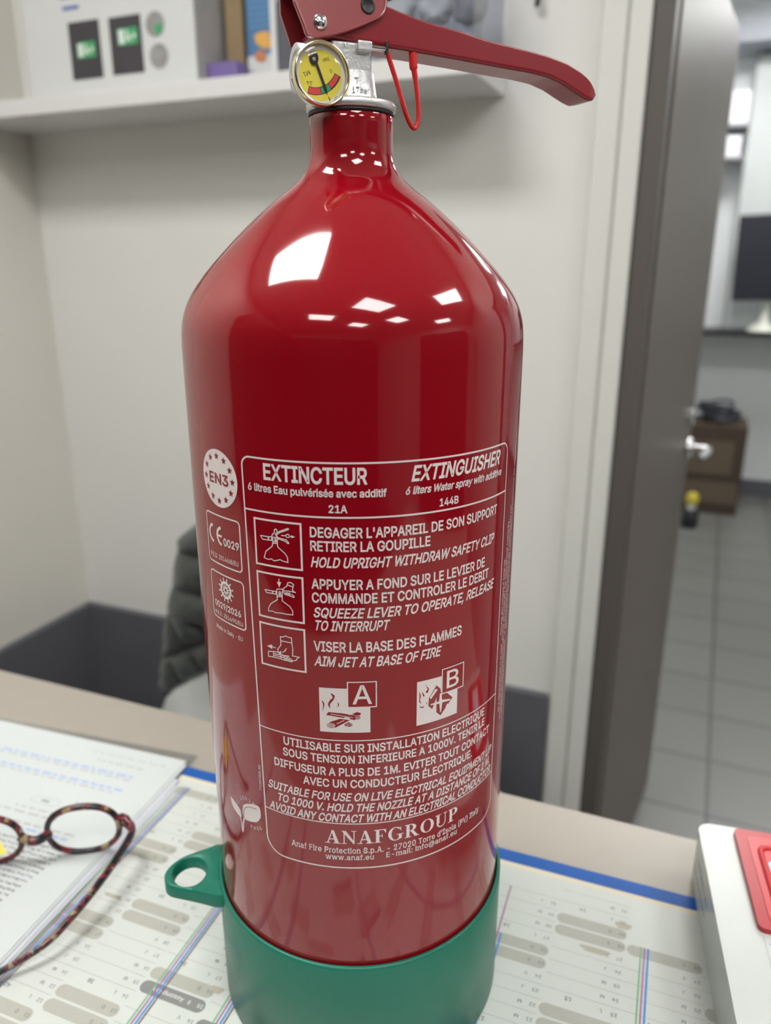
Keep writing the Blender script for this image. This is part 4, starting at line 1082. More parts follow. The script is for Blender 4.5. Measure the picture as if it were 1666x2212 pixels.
flat(PR, poly2([(-0.31, 0.1045), (0.28, 0.1045), (0.28, 0.109), (-0.31, 0.109)]), 0.00006, M['cream'])
HOL = {(1, 1): 'Jour de l\'An', (4, 6): 'Lundi de Pâques', (5, 1): 'Fête du Travail', (5, 8): 'Victoire 1945', (5, 14): 'Ascension', (5, 25): 'Lundi de Pentecôte',
       (7, 14): 'Fête Nationale', (8, 15): 'Assomption', (11, 1): 'Toussaint', (11, 11): 'Armistice', (12, 25): 'Noël'}
TX = MB()
for mth in range(1, 13):
    ud = 0.1532 + 0.0454 * (3 - mth)
    for d in range(1, 32):
        try:
            dt = datetime.date(2026, mth, d)
        except ValueError:
            continue
        v = 0.0812 - 0.0100 * (30 - d)
        wd = dt.weekday()
        let = 'LMMJVSD'[wd]
        hol = HOL.get((mth, d))
        if wd >= 5 or hol:
            flat(PR, poly2(rrect(ud - 0.0416, v - 0.0042, ud + 0.0030, v + 0.0042, 0.0041)), 0.00010, M['pill_dark'] if hol else M['pill'])
        elif wd != 4:
            flat(PR, poly2([(ud - .0415, v + .0049), (ud + .0035, v + .0049), (ud + .0035, v + .0052), (ud - .0415, v + .0052)]), 0.00008, M['cal_line'])
        ink = M['cal_white'] if hol else M['cal_ink']
        flat(TX, text(str(d), ud, v, 0.0023, center=True, rot=pi, bold=0.008), 0.00018, ink)
        flat(TX, text(let, ud - 0.0075, v, 0.0023, center=True, rot=pi, bold=0.008), 0.00018, ink)
        if hol:
            flat(TX, text(hol, ud - 0.0115, v + 0.0013, 0.0028, rot=pi, bold=0.006), 0.00018, ink)
        if wd == 0:
            flat(TX, text(str(dt.isocalendar()[1]), ud - 0.0262, v + .0012, 0.0025, center=True, rot=pi, bold=0.02), 0.00018, M['cal_ink'])


def bar(u0, u1, v0, v1, m, z=0.00026):
    flat(PR, poly2([(u0, v0), (u1, v0), (u1, v1), (u0, v1)]), z, m)


def stripes(u, vt, cols, vp=None):
    offs = {'g': -.0042, 'p': -.0021, 'b': 0.0, 'n': .0020}
    for c in cols:
        top = vp if (vp and c == 'p') else vt
        bar(u + offs[c] - .00055, u + offs[c] + (.00065 if c == 'b' else .00035), -0.28, top, M['st_' + c])


stripes(-0.1955, 0.0965, 'gpbn')
stripes(-0.1025, 0.060, 'gpbn')
stripes(-0.0570, 0.060, 'gpbn')
stripes(0.0797, 0.0445, 'gpb', 0.0865)
stripes(0.1697, 0.0655, 'gpb')
for (cx, cy, rx, ry) in ((0.1535, 0.0785, .005, .0035), (0.138, 0.0525, .009, .003), (-0.178, -0.0195, .006, .002), (-0.171, -0.0205, .002, .0012), (-0.0705, -0.056, .004, .003)):
    flat(PR, poly2([(cx + rx * cos(a) * (1 + .2 * sin(3 * a)), cy + ry * sin(a) * (1 + .25 * cos(2 * a))) for a in [2 * pi * i / 20 for i in range(20)]]), 0.00012, M['stain'])
PR.build('printed_rules', cal)
TX.build('printed_dates', cal)

# ------------------------------------------------------------------ papers on the left
KX, KY, PA = -0.2185, 0.1165, radians(4.2)


def sheet(name, ang, dx, dy, z0, z1, m, label, w=0.21, h=0.297):
    T = Matrix.Translation((KX + dx, KY + dy, 0)) @ Matrix.Rotation(ang, 4, 'Z')
    n = 16
    mb = MB()
    V, F = [], []
    for s_ in (z0, z1):
        for i in range(n + 1):
            for j in range(n + 1):
                x = -w * i / n
                y = -h * j / n
                V.append((x, y, s_ + 0.0))
    q = (n + 1) * (n + 1)
    for i in range(n):
        for j in range(n):
            a = i * (n + 1) + j
            F.append((a, a + n + 1, a + n + 2, a + 1))
            F.append((q + a, q + a + 1, q + a + n + 2, q + a + n + 1))
    for i in range(n):
        a, b = i * (n + 1), (i + 1) * (n + 1)
        F.append((a, q + a, q + b, b))
        a, b = a + n, b + n
        F.append((a, b, q + b, q + a))
        F.append((i, i + 1, q + i + 1, q + i))
        a = n * (n + 1) + i
        F.append((a, q + a, q + a + 1, a + 1))
    mb.add(V, F, m, False, T)
    if label:
        return tag(mb.build(name), label, 'paper', 'papers on the calendar'), T
    return mb, T


tag(MB().box((-0.222, -0.28, 0.0002), (0.004, 0.0135, 0.0006), M['film'], Matrix.Translation((KX, KY, 0)) @ Matrix.Rotation(radians(6), 4, 'Z')).build('plastic_sleeve'),
    'clear plastic sleeve showing along the rear edge beneath the papers', 'plastic sleeve')
sheet('paper_sheet', radians(2.6), 0.013, -0.030, 0.0007, 0.0012, M['paper2'], 'lowest white sheet, its right edge showing under the glasses')
sheet('paper_sheet', radians(3.3), 0.009, -0.022, 0.0013, 0.0019, M['paper2'], 'middle white sheet, its edge showing between the top and lowest sheets')
sheet('paper_sheet', radians(3.9), 0.003, -0.004, 0.0020, 0.0028, M['paper'], 'white sheet directly beneath the printed top sheet')
top_mb, TP = sheet('paper_sheet', PA, 0, 0, 0.0029, 0.0035, M['paper'], None)
tp = empty('paper_sheet', (KX, KY, 0.0029), 'printed white top sheet with blue and grey text under the glasses', 'paper', 'papers on the calendar')
top_mb.build('sheet', tp)
tx = MB()
random.seed(12)


def row(x0, x1, y, h, m, dens=.85, slant=0.0):
    x = x0
    while x < x1:
        wl = min(random.uniform(.004, .012), x1 - x)
        flat(tx, poly2([(-x, -y), (-x - wl * dens, -y), (-x - wl * dens, -y - h), (-x, -y - h)][::-1]), 0.00362, m, TP)
        x += wl + .0016


row(.028, .075, .0215, .0016, M['txt_grey']); row(.012, .09, .0125, .0010, M['txt_grey'])
row(.030, .205, .0330, .0022, M['txt_blue']); row(.030, .205, .0372, .0017, M['txt_grey'])
row(.028, .165, .0500, .0024, M['txt_blue']); row(.035, .20, .0545, .0017, M['txt_grey'])
row(.045, .055, .0740, .0020, M['txt_grey'])
flat(tx, stroke(rrect(-.092, -.0845, -.066, -.0775, .003), .0005, True, .01), 0.00362, M['txt_grey'], TP)
row(.075, .084, .0800, .0020, M['txt_dark'])
row(.055, .10, .0905, .0016, M['txt_grey']); row(.055, .125, .0960, .0020, M['txt_grey'])
row(.030, .13, .1060, .0020, M['txt_grey']); row(.032, .14, .1110, .0022, M['txt_blue'])
for k in range(18):
    x = .024 + .0010 * k
    while x < .20:
        wl = random.uniform(.0012, .0042)
        yy = .1215 + k * .0046 + random.uniform(-.0004, .0004)
        hh = random.uniform(.0011, .0020)
        flat(tx, poly2([(-x, -yy), (-x - wl, -yy - .0002), (-x - wl + .0006, -yy - hh), (-x + .0004, -yy - hh)][::-1]), 0.00362, M['txt_dark'], TP)
        x += wl + random.choice((.0004, .0007, .0016))
flat(tx, stroke([(-.068 + .010 * cos(a), -.178 + .005 * sin(a)) for a in [2 * pi * i / 24 for i in range(24)]], .0007, True, .01), 0.0037, M['pen_red'], TP)
tx.build('printed_text', tp)
tag(MB().box((-0.040, 0, 0.0037), (0, 0.040, 0.0040), M['sticky'], Matrix.Translation((-0.2735, -0.0245, 0)) @ Matrix.Rotation(radians(64), 4, 'Z')).build('sticky_note'), 'yellow sticky note on the papers, seen through the left lens', 'sticky note')

# ------------------------------------------------------------------ glasses
gl = empty('reading_glasses', (-0.2187, -0.0015, 0.0037), 'round tortoiseshell glasses standing on the papers', 'glasses')
C0 = Vector((-0.2175, -0.0035, 0.0262))
ga = radians(33.0)
A_ = Vector((cos(ga), sin(ga), 0))
NH = Vector((sin(ga), -cos(ga), 0))
tl = radians(8)
B_ = Vector((0, 0, 1)) * cos(tl) + NH * sin(tl)
N_ = A_.cross(B_)
if N_.dot(NH) < 0:
    N_ = -N_


def rim_pts(c, n=64, s=1.0):
    p = []
    for i in range(n):
        a = 2 * pi * i / n
        rx, ry = 0.0245 * s, 0.0218 * s
        q = 2.25
        ca, sa = cos(a), sin(a)
        x = rx * (abs(ca) ** (2 / q)) * (1 if ca >= 0 else -1)
        y = ry * (abs(sa) ** (2 / q)) * (1 if sa >= 0 else -1)
        p.append(c + A_ * x + B_ * y)
    return p


CB = C0 - A_ * 0.0665
fr = MB()
for c in (C0, CB):
    fr.tube(rim_pts(c), 0.0021, M['tortoise'], 12, closed=True, flat=(1.0, 1.15))
br_ = [C0 - A_ * 0.0232 + B_ * 0.001, C0 - A_ * 0.028 - B_ * 0.0025 + N_ * .001, C0 - A_ * 0.0333 - B_ * 0.0036 + N_ * .002, C0 - A_ * 0.0385 - B_ * 0.0025 + N_ * .001, C0 - A_ * 0.0433 + B_ * 0.001]
fr.tube(catmull(br_, 5), 0.0034, M['tortoise'], 12)
for c, sg in ((C0, 1), (CB, -1)):
    fr.tube(catmull([c + A_ * sg * 0.0235 + B_ * 0.004, c + A_ * sg * 0.027 + B_ * 0.0055, c + A_ * sg * 0.0300 + B_ * 0.005 - N_ * 0 + NH * .003], 4), [0.0034] * 3 + [0.0040] * 3 + [0.0042] * 3, M['tortoise'], 12)
fr.build('frame', gl)
for c in (C0, CB):
    lm = MB()
    p = rim_pts(c, 48, .96)
    lm.add([tuple(q + N_ * .0005) for q in p] + [tuple(q - N_ * .0005) for q in p], [list(range(48)), list(range(48, 96))[::-1]] + [(i, (i + 1) % 48, 48 + (i + 1) % 48, 48 + i) for i in range(48)], M['glass'])
    lm.build('lens', gl)
tpz = [C0 + A_ * 0.0300 + B_ * 0.005 + NH * .003, Vector((-0.1805, 0.0035, 0.0285)), Vector((-0.1755, -0.0293, 0.0225)), Vector((-0.1760, -0.0626, 0.0155)), Vector((-0.1800, -0.0814, 0.0113)), Vector((-0.1945, -0.1021, 0.0062)), Vector((-0.2050, -0.1120, 0.0062))]
MB().tube(catmull(tpz, 8), [0.0044 - 0.0018 * min(1, i / 30) for i in range(62)], M['tortoise'], 12, flat=(.7, 1.1)).build('temple', gl)
l0 = CB - A_ * 0.0300 + B_ * 0.005 + NH * .003
tl2 = [l0, l0 + NH * .03 + Vector((.004, 0, -.007)), l0 + NH * .065 + Vector((.008, 0, -.016)), l0 + NH * .09 + Vector((.01, 0, -.0215)), l0 + NH * .115 + Vector((.004, 0, -.025))]
MB().tube(catmull(tl2, 8), 0.0026, M['tortoise'], 12, flat=(.7, 1.1)).build('temple', gl)

# ------------------------------------------------------------------ white and red device on the right
DV = Matrix.Translation((0.1905, 0.1525, 0.0003)) @ Matrix.Rotation(radians(8.1), 4, 'Z') @ Matrix.Scale(-1, 4, (0, 1, 0))   # local y runs towards the front
dv = empty('alarm_case', (0.27, 0.0, 0.0), 'white plastic case with red bezel and clear window at the right of the desk', 'case')


def flip_build(mb, name, parent, bevel=0, seg=3):
    mb.f = [f[::-1] for f in mb.f]
    return mb.build(name, parent, bevel, seg)


H = 0.041
flip_build(MB().prism(rrect(0, 0, 0.17, 0.30, .009, 8), 0, H, M['dev_white'], T=DV, smooth=True), 'body', dv, 0.0055, 5)
rb = MB().prism(rrect(0.0225, 0.0045, 0.150, 0.091, .004, 6), H - .001, H + .0035, M['dev_red'], T=DV, smooth=True)
flip_build(rb, 'bezel', dv, 0.0015)
ri = MB()
ri.prism(rrect(0.0295, 0.0113, 0.144, 0.085, .004, 6), H + .002, H + .0040, M['dev_red2'], T=DV)
ri_o = flip_build(ri, 'inner_panel', dv, 0.001)
rr2 = MB()
rp = rrect(0.0355, 0.0205, 0.138, 0.078, .006, 8)
rr2.tube([tuple(DV @ Vector((x, y, H + .0042))) for x, y in rp], 0.0019, M['dev_red2'], 10, closed=True)
rr2.build('window_rim', dv)
flip_build(MB().prism(rrect(0.0385, 0.0345, 0.134, 0.0665, .0015, 3), H + .0038, H + .0046, M['dev_win'], T=DV), 'window', dv)
bl = MB()
flat(bl, text('F', 0.0272, 0.099, 0.0060, rot=radians(-90), bold=0.01), H + .0003, M['dev_blue'], DV)
flat(bl, poly2([(0.0245, 0.0925), (0.0248, 0.0925), (0.0248, 0.29), (0.0245, 0.29)]), H + .0002, M['cal_line'], DV)
bl.build('top_marking', dv)
sd = MB()
random.seed(3)
for zz_, y0, y1 in ((0.024, 0.02, 0.062), (0.013, 0.012, 0.058)):
    y = y0
    while y < y1:
        wl = random.uniform(.002, .005)
        sd.add([(-0.0002, y, zz_), (-0.0002, y + wl, zz_), (-0.0002, y + wl, zz_ + .003), (-0.0002, y, zz_ + .003)], [(0, 1, 2, 3)], M['txt_grey'], False, DV)
        y += wl + .0016
sd.build('side_marking', dv)

# ------------------------------------------------------------------ the extinguisher
ex = empty('fire_extinguisher', (0, 0, 0.0003), 'red fire extinguisher with white instructions and green base, standing on the calendar', 'fire extinguisher')
VA = atan2(CAMY, CAMX)           # direction of the label's zero line
R0 = 0.0807
SLOPE = [(.360, 0), (.376, .005), (.385, .10), (.3935, .36), (.402, .69), (.4125, .93), (.4236, 1.03), (.436, 1.17), (.443, 1.36), (.4475, 1.26), (.4515, .72), (.456, .34), (.460, .10), (.464, 0), (.48, 0)]


def rsm(z):
    """body radius at height z: the shoulder's slope summed up"""
    r = R0
    for (z0, a), (z1_, b) in zip(SLOPE, SLOPE[1:]):
        if z <= z0:
            break
        h = min(z, z1_) - z0
        m = a + (b - a) * h / (z1_ - z0)
        r -= h * (a + m) / 2
    return r


zs = [0.006, 0.05, 0.12, 0.20, 0.28, 0.33, 0.35] + [0.358 + i * 0.0012 for i in range(94)]
zs = [z for z in zs if z < 0.4712] + [0.4714, 0.4750]
bp = [(0.060, 0.003), (0.076, 0.004), (0.0800, 0.0062)] + [(rsm(z), z) for z in zs[1:]] + [(0.0182, 0.4754)]
body = MB().lathe(bp, M['red'], 192).build('cylinder', ex)
MB().lathe([(0.0180, 0.4752), (0.0190, 0.4753), (0.0190, 0.4765), (0.018, 0.4766)], M['black'], 64).build('seal_ring', ex)


def bend(v, lift):
    a = VA + v[0] / (R0 * 1000)
    r = R0 + lift
    return (r * cos(a), r * sin(a), v[1] / 1000)


def put(mb, vf, m, lift=0.00012):
    v, f = vf
    if v:
        mb.add([bend(p, lift) for p in v], f, m)


W, RD = M['print'], M['red_flat']


def thick(name, mb, label=None):
    o = mb.build(name, body)
    if label:
        o['label'] = label
    return o


# frame and instructions
lab = MB()
s0, s1, zt, zb = -50.4, 81.2, 337.9, 139.6
fr_ = rrect(s0, zb, s1, zt, 5, 8)
fr_ = [p for p in fr_ if not (p[1] < 150)]
lower = []
for cx, a0, r in ((s1 - 9.5, 0, 9.5), (s0 + 12, -90, 10)):
    pass
corner = [(s1, zt - 5)] + [(s1 - 5 + 5 * cos(radians(a)), zt - 5 + 5 * sin(radians(a))) for a in range(0, 91, 11)] + [(s0 + 4 + 4 * cos(radians(a)), zt - 4 + 4 * sin(radians(a))) for a in range(90, 181, 11)]
corner += [(-48.2, 165.0), (-47.9, 150)] + [(-48.0 + 10 + 10 * cos(radians(a)), zb + 10 + 10 * sin(radians(a))) for a in range(180, 271, 10)]
corner += [(s1 - 9 + 9 * cos(radians(a)), zb + 9 + 9 * sin(radians(a))) for a in range(270, 361, 10)]
put(lab, stroke(corner, 0.75, True), W)
put(lab, stroke([(-50.2, 315.1), (81.0, 315.1)], 0.75), W)
put(lab, stroke([(-48.6, 209.9), (81.0, 209.9)], 0.55), W)
put(lab, stroke([(-48.2, 165.0), (81.0, 164.6)], 0.55), W)
B, IT = 0.027, 0.21
LINES = [
    ('EXTINCTEUR', -39.3, 329.3, 6.5, 44.0, .030, 0), ('6 litres Eau pulvérisée avec additif', -47.6, 323.8, 3.1, 60.1, B, 0), ('21A', -11.2, 317.15, 3.2, 7.7, B, 0),
    ('EXTINGUISHER', 22.9, 329.4, 6.2, 51.5, .030, IT), ('6 liters Water spray with additive', 20.3, 323.9, 3.1, 55.6, B, IT), ('144B', 36.0, 317.1, 3.2, 9.7, B, 0),
    ("DEGAGER L'APPAREIL DE SON SUPPORT", -19.3, 306.4, 4.25, 92.1, B, 0), ('RETIRER LA GOUPILLE', -19.3, 300.4, 4.25, 51.2, B, 0),
    ('HOLD UPRIGHT WITHDRAW SAFETY CLIP', -19.3, 293.2, 4.35, 91.0, B, IT), ('APPUYER A FOND SUR LE LEVIER DE', -19.3, 283.4, 4.35, 83.6, B, 0),
    ('COMMANDE ET CONTROLER LE DEBIT', -19.3, 277.1, 4.35, 87.0, B, 0), ('SQUEEZE LEVER TO OPERATE, RELEASE', -19.0, 270.3, 4.4, 92.2, B, IT),
    ('TO INTERRUPT', -18.9, 264.2, 4.45, 33.0, B, IT), ('VISER LA BASE DES FLAMMES', -19.2, 254.2, 4.6, 69.2, B, 0), ('AIM JET AT BASE OF FIRE', -19.2, 247.1, 4.6, 58.0, B, IT),
    ('UTILISABLE SUR INSTALLATION ELECTRIQUE', -35.6, 203.9, 4.1, 105.0, B, 0), ('SOUS TENSION INFERIEURE A 1000V. TENIR LE', -36.2, 198.0, 4.0, 106.2, B, 0),
    ('DIFFUSEUR A PLUS DE 1M. EVITER TOUT CONTACT', -41.2, 191.2, 4.1, 116.4, B, 0), ('AVEC UN CONDUCTEUR ÉLECTRIQUE.', -26.4, 184.9, 4.1, 86.7, B, 0),
    ('SUITABLE FOR USE ON LIVE ELECTRICAL EQUIPMENT UP', -45.7, 177.6, 4.2, 125.0, B, IT), ('TO 1000 V. HOLD THE NOZZLE AT A DISTANCE OF 1 M.', -40.7, 171.7, 4.2, 119.0, B, IT),
    ('AVOID ANY CONTACT WITH AN ELECTRICAL CONDUCTOR', -45.4, 165.8, 4.2, 124.8, B, IT)]
for (t, x, y, cap, wd, bo, it) in LINES:
    put(lab, text(t, x, y, cap, wd - it * cap, bo, it), W)
put(lab, roman('ANAFGROUP', -16.6, 153.5, 7.4, 67.7), W)
put(lab, text("Anaf Fire Protection S.p.A. - 27020 Torre d'Isola (PV) Italy", -33.9, 148.0, 3.2, 102.3, .012, 0, serif=True, space=.03), W)
put(lab, text('www.anaf.eu', -16.8, 144.2, 2.9, 23.4, .012, 0, serif=True, space=.03), W)
put(lab, text('E-mail: info@anaf.eu', 12.4, 144.4, 2.9, 39.0, .012, 0, serif=True, space=.03), W)
thick('instruction_panel', lab, 'white framed instruction panel in French and English')


def poly_fill(p):
    """any simple outline, filled"""
    n = len(p)
    vv, _, ff = delaunay_2d_cdt([Vector(q[:2]) for q in p], [(i, (i + 1) % n) for i in range(n)], [], 1, 1e-6)[:3]
    F = []
    for t in ff:
        a_, b_, c_ = [vv[i] for i in t[:3]]
        cr = (b_.x - a_.x) * (c_.y - a_.y) - (b_.y - a_.y) * (c_.x - a_.x)
        F.append(list(t) if cr > 0 else list(t)[::-1])
    return [(q.x, q.y) for q in vv], F


# EN3 badge
en = MB()
ecx, ecy, er = -66.7, 325.2, 13.0
rings = 7
V, F = [(ecx, ecy)], []
for k in range(1, rings + 1):
    V += circle(ecx, ecy, er * k / rings, 48)
for i in range(48):
    F.append([0, 1 + i, 1 + (i + 1) % 48])
for k in range(rings - 1):
    for i in range(48):
        a, b = 1 + k * 48, 1 + (k + 1) * 48
        F.append([a + i, b + i, b + (i + 1) % 48, a + (i + 1) % 48])
put(en, (V, F), W)
for k in range(12):
    a = radians(90 + 30 * k)
    cx, cy = ecx + 10.0 * cos(a), ecy + 10.0 * sin(a)
    st = []
    for i in range(10):
        r = 1.75 if i % 2 == 0 else 0.72
        b = radians(90 + 36 * i)
        st.append((cx + r * cos(b), cy + r * sin(b)))
    put(en, poly_fill(st), RD, .00022)
put(en, text('EN3', -73.6, 322.9, 4.6, 14.3, .022), RD, .00022)
thick('approval_badge', en, 'round white EN3 badge with a ring of stars')

ce = MB()
put(ce, stroke(rrect(-79.8, 284.6, -54.0, 308.0, 2.0), .7, True), W)


def arcp(cx, cy, r, a0, a1, n=20):
    return [(cx + r * cos(radians(a0 + (a1 - a0) * i / n)), cy + r * sin(radians(a0 + (a1 - a0) * i / n))) for i in range(n + 1)]


put(ce, stroke(arcp(-73.4, 298.5, 4.0, 100, 260), 1.35), W)
put(ce, stroke(arcp(-66.6, 298.5, 4.0, 100, 260), 1.35), W)
put(ce, stroke([(-70.5, 298.5), (-66.9, 298.5)], 1.1), W)
put(ce, text('0029', -65.8, 294.6, 3.5, 10.7, B), W)
put(ce, text('P.E.D. 2014/68/EU', -77.8, 287.0, 2.15, 21.6, .008), W)
thick('approval_mark', ce, 'white boxed CE 0029 mark')
me_ = MB()
put(me_, stroke(rrect(-79.4, 256.6, -53.8, 279.9, 2.0), .7, True), W)
wx, wy = -66.7, 272.8
put(me_, stroke(circle(wx, wy, 3.7, 36), 1.3, True), W)
put(me_, stroke(circle(wx, wy, 1.2, 20), .8, True), W)
for k in range(12):
    a = radians(15 + 30 * k)
    put(me_, stroke([(wx + 1.3 * cos(a), wy + 1.3 * sin(a)), (wx + 5.4 * cos(a), wy + 5.4 * sin(a))], .55), W)
    put(me_, poly_fill(circle(wx + 5.5 * cos(a), wy + 5.5 * sin(a), .48, 10)), W)
put(me_, text('0029/2026', -77.3, 262.4, 3.0, 20.8, B), W)
put(me_, text('M.E.D. 2014/90/EU', -78.0, 258.2, 2.1, 22.3, .008), W)
put(me_, text('Made in Italy - EU', -77.7, 250.6, 2.1, 21.4, .008), W)
thick('approval_mark', me_, 'white boxed ship wheel mark')

# pictograms
P1 = [[(-36.3,302.1),(-36.6,300.4),(-39.9,297.6),(-41.0,294.5),(-39.0,294.0),(-37.3,294.5),(-36.0,293.8),(-33.1,294.8),(-31.8,294.3),(-29.5,294.0),(-29.6,296.2),(-30.6,297.8),(-34.0,300.4),(-34.1,302.7)],[(-42.3,304.3),(-41.4,302.8),(-38.5,302.8),(-38.4,304.3),(-42.3,304.3)],[(-38.2,304.4),(-36.7,304.4),(-36.8,302.9),(-38.3,302.9),(-38.2,304.4)],[(-36.7,304.5),(-36.3,305.6),(-35.0,306.8)],[(-35.2,306.9),(-35.3,307.7),(-34.6,308.3),(-34.0,307.9),(-34.1,307.1)],[(-34.7,306.0),(-33.5,307.1),(-28.9,309.2)],[(-34.5,305.5),(-33.2,306.7),(-28.7,308.7)],[(-28.9,309.2),(-28.6,309.0),(-28.7,308.7)],[(-34.4,304.7),(-32.1,304.3),(-30.0,304.1),(-28.6,302.7)],[(-34.0,304.2),(-30.4,303.4),(-29.2,302.5),(-28.6,302.7)],[(-36.2,304.4),(-33.8,304.6),(-34.1,302.6),(-36.3,302.4),(-36.2,304.4)],[(-36.3,301.7),(-34.1,301.9)],[(-35.0,305.9),(-33.8,304.8)],[(-32.1,305.75),(-29.9,305.8)]]
P2 = [[(-35.4,277.3),(-35.4,276.0),(-38.6,273.7),(-39.9,271.6),(-40.2,269.8),(-38.2,270.2),(-36.5,269.7),(-33.7,270.0),(-31.7,269.9),(-28.2,270.0),(-28.2,271.9),(-29.5,273.8),(-33.0,275.9),(-32.9,277.9)],[(-41.5,279.7),(-40.6,278.4),(-37.5,278.6),(-37.5,279.7),(-41.5,279.7)],[(-37.4,279.7),(-35.8,279.8),(-35.9,278.5),(-37.4,278.5),(-37.4,279.7)],[(-35.4,281.0),(-32.4,281.4),(-32.8,279.6),(-32.9,277.9),(-35.5,277.4),(-35.4,281.0)],[(-32.4,281.1),(-31.7,282.2),(-30.6,282.9),(-29.9,284.8),(-28.5,285.0),(-27.3,284.2),(-27.8,282.4),(-27.8,281.1),(-26.5,280.7)],[(-32.5,280.6),(-30.3,280.9),(-27.8,280.8),(-26.5,280.6)],[(-32.3,280.1),(-31.4,279.1),(-29.3,278.8),(-27.4,278.3),(-27.2,278.7),(-28.4,279.6)],[(-31.4,280.0),(-30.3,280.0),(-28.9,279.9)],[(-30.2,283.7),(-27.5,283.1)],[(-35.1,278.2),(-33.1,278.4)],[(-34.1,285.9),(-34.2,284.3)]]
P3 = [[(-36.1,250.8),(-36.4,252.0),(-34.6,254.6),(-34.7,258.6),(-33.5,258.6),(-32.1,259.4),(-30.5,258.9),(-29.3,258.9),(-29.2,255.6),(-28.9,253.8),(-29.1,250.5)],[(-34.5,256.6),(-29.4,256.5)],[(-32.0,253.4),(-32.7,252.0),(-34.1,251.0)],[(-36.1,251.0),(-35.6,250.0),(-35.0,249.5)],[(-41.3,250.1),(-38.6,250.4),(-38.7,247.8),(-41.4,247.5),(-41.3,250.1)],[(-38.5,250.5),(-35.3,250.8),(-35.0,249.9)],[(-38.7,247.8),(-35.1,247.7)],[(-38.3,249.6),(-35.4,249.6)],[(-38.5,248.8),(-35.1,248.6)],[(-35.2,249.3),(-34.7,247.7),(-33.6,247.4),(-31.8,247.4),(-29.6,247.2),(-29.2,248.1)],[(-29.4,250.2),(-25.7,250.1),(-26.8,249.6),(-27.4,248.4),(-29.0,247.8)],[(-34.9,251.6),(-34.9,250.5),(-34.3,249.7),(-30.9,249.8)],[(-39.1,252.7),(-37.4,252.6)]]
RING = {0: [(-29.1, 305.85, .75), (-34.9, 303.5, .45), (-34.9, 302.9, .35)], 1: [(-34.0, 279.6, .5), (-34.0, 278.9, .4), (-31.0, 279.6, .4), (-30.2, 279.4, .4), (-29.4, 279.2, .4)], 2: [(-34.1, 249.0, .55), (-32.6, 248.9, .55), (-31.2, 248.8, .55), (-30.1, 248.1, .5), (-32.9, 247.9, .4), (-31.6, 247.8, .4)]}
ARW = [[(-28.0, 305.8), (-27.3, 306.3), (-25.8, 305.8), (-26.7, 305.3), (-27.7, 305.3)], [(-35.2, 284.4), (-33.1, 284.5), (-34.1, 281.9)], [(-42.0, 252.6), (-39.1, 253.8), (-39.2, 251.6)]]
for k, (pl, z1_, z0) in enumerate(((P1, 311.65, 291.25), (P2, 287.6, 266.8), (P3, 263.5, 243.2))):
    pg = MB()
    put(pg, stroke([(-45.1, z0), (-23.2, z0), (-23.2, z1_), (-45.1, z1_)], .85, True), W)
    for q in pl:
        put(pg, stroke(q, .42), W)
    for (x, y, r) in RING[k]:
        put(pg, stroke(circle(x, y, r, 14), .36, True, .5), W)
    put(pg, poly_fill(ARW[k]), W)
    thick('pictogram', pg, ['framed pictogram of pulling the safety pin', 'framed pictogram of a hand squeezing the lever', 'framed pictogram of a hand aiming the nozzle'][k])

# fire classes
ca = MB()
put(ca, fill_rect(-17.4, 214.1, 5.2, 236.4), W)
put(ca, fill_rect(-4.9, 226.9, 8.0, 239.7), RD, .00018)
put(ca, stroke([(-4.7, 227.1), (7.9, 227.1), (7.9, 239.6), (-4.7, 239.6)], .5, True), W, .00024)
put(ca, text('A', -2.6, 228.7, 9.3, 8.6, .008), W, .00024)
SM = [[(-12.3,233.9),(-10.4,232.7),(-11.1,230.4),(-12.6,228.4),(-12.5,226.3),(-13.5,228.1),(-12.6,230.3),(-11.3,231.9)],[(-16.3,230.0),(-15.1,228.2),(-16.1,224.4),(-15.7,227.6)],[(-9.2,229.6),(-8.5,228.1),(-9.9,226.5),(-9.0,227.9)]]


for q in SM:
    put(ca, poly_fill([(c[0], c[1]) for c in catmull([(x, y, 0) for x, y in q], 4, True)]), RD, .00018)
LOG = [[(-14.5,222.8),(-13.4,224.3),(-7.3,224.0),(-0.9,222.8),(-1.5,220.6),(-8.6,222.0)],[(-14.4,217.8),(-12.4,219.5),(-8.2,221.2),(-3.9,220.6),(-10.3,216.6),(-13.1,216.4)],[(-6.5,218.3),(-4.4,219.6),(-2.6,218.3),(-3.9,217.4),(-5.7,217.4)],[(-3.0,223.6),(-0.8,224.7),(1.0,224.2),(0.9,223.2),(-0.9,222.8)]]
for q in LOG:
    put(ca, poly_fill(q), RD, .00018)
for (x, y, rx, ry) in ((-12.4, 217.6, 2.0, 1.3), (-4.2, 218.2, 1.5, .9), (-0.4, 222.0, 1.2, 1.1)):
    put(ca, poly_fill(circle(x, y, rx, 20, ry)), W, .00021)
    for q in (.85, .55, .25):
        put(ca, stroke(circle(x, y, rx * q, 20, ry * q), .22, True, .5), RD, .00024)
put(ca, stroke([(-12.5, 223.5), (-7.5, 222.8)], .3), W, .00022)
put(ca, stroke([(-8, 222.8), (-2.5, 221.9)], .3), W, .00022)
put(ca, stroke([(-9.8, 218.6), (-6.4, 220.5)], .3), W, .00022)
thick('fire_class_symbol', ca, 'white class A symbol of burning logs')
cbm = MB()
put(cbm, fill_rect(26.6, 214.0, 48.6, 236.4), W)
put(cbm, fill_rect(39.2, 227.1, 52.0, 239.7), RD, .00018)
put(cbm, stroke([(39.4, 227.2), (51.9, 227.2), (51.9, 239.6), (39.4, 239.6)], .5, True), W, .00024)
put(cbm, text('B', 42.0, 229.2, 8.7, 7.0, .01), W, .00024)
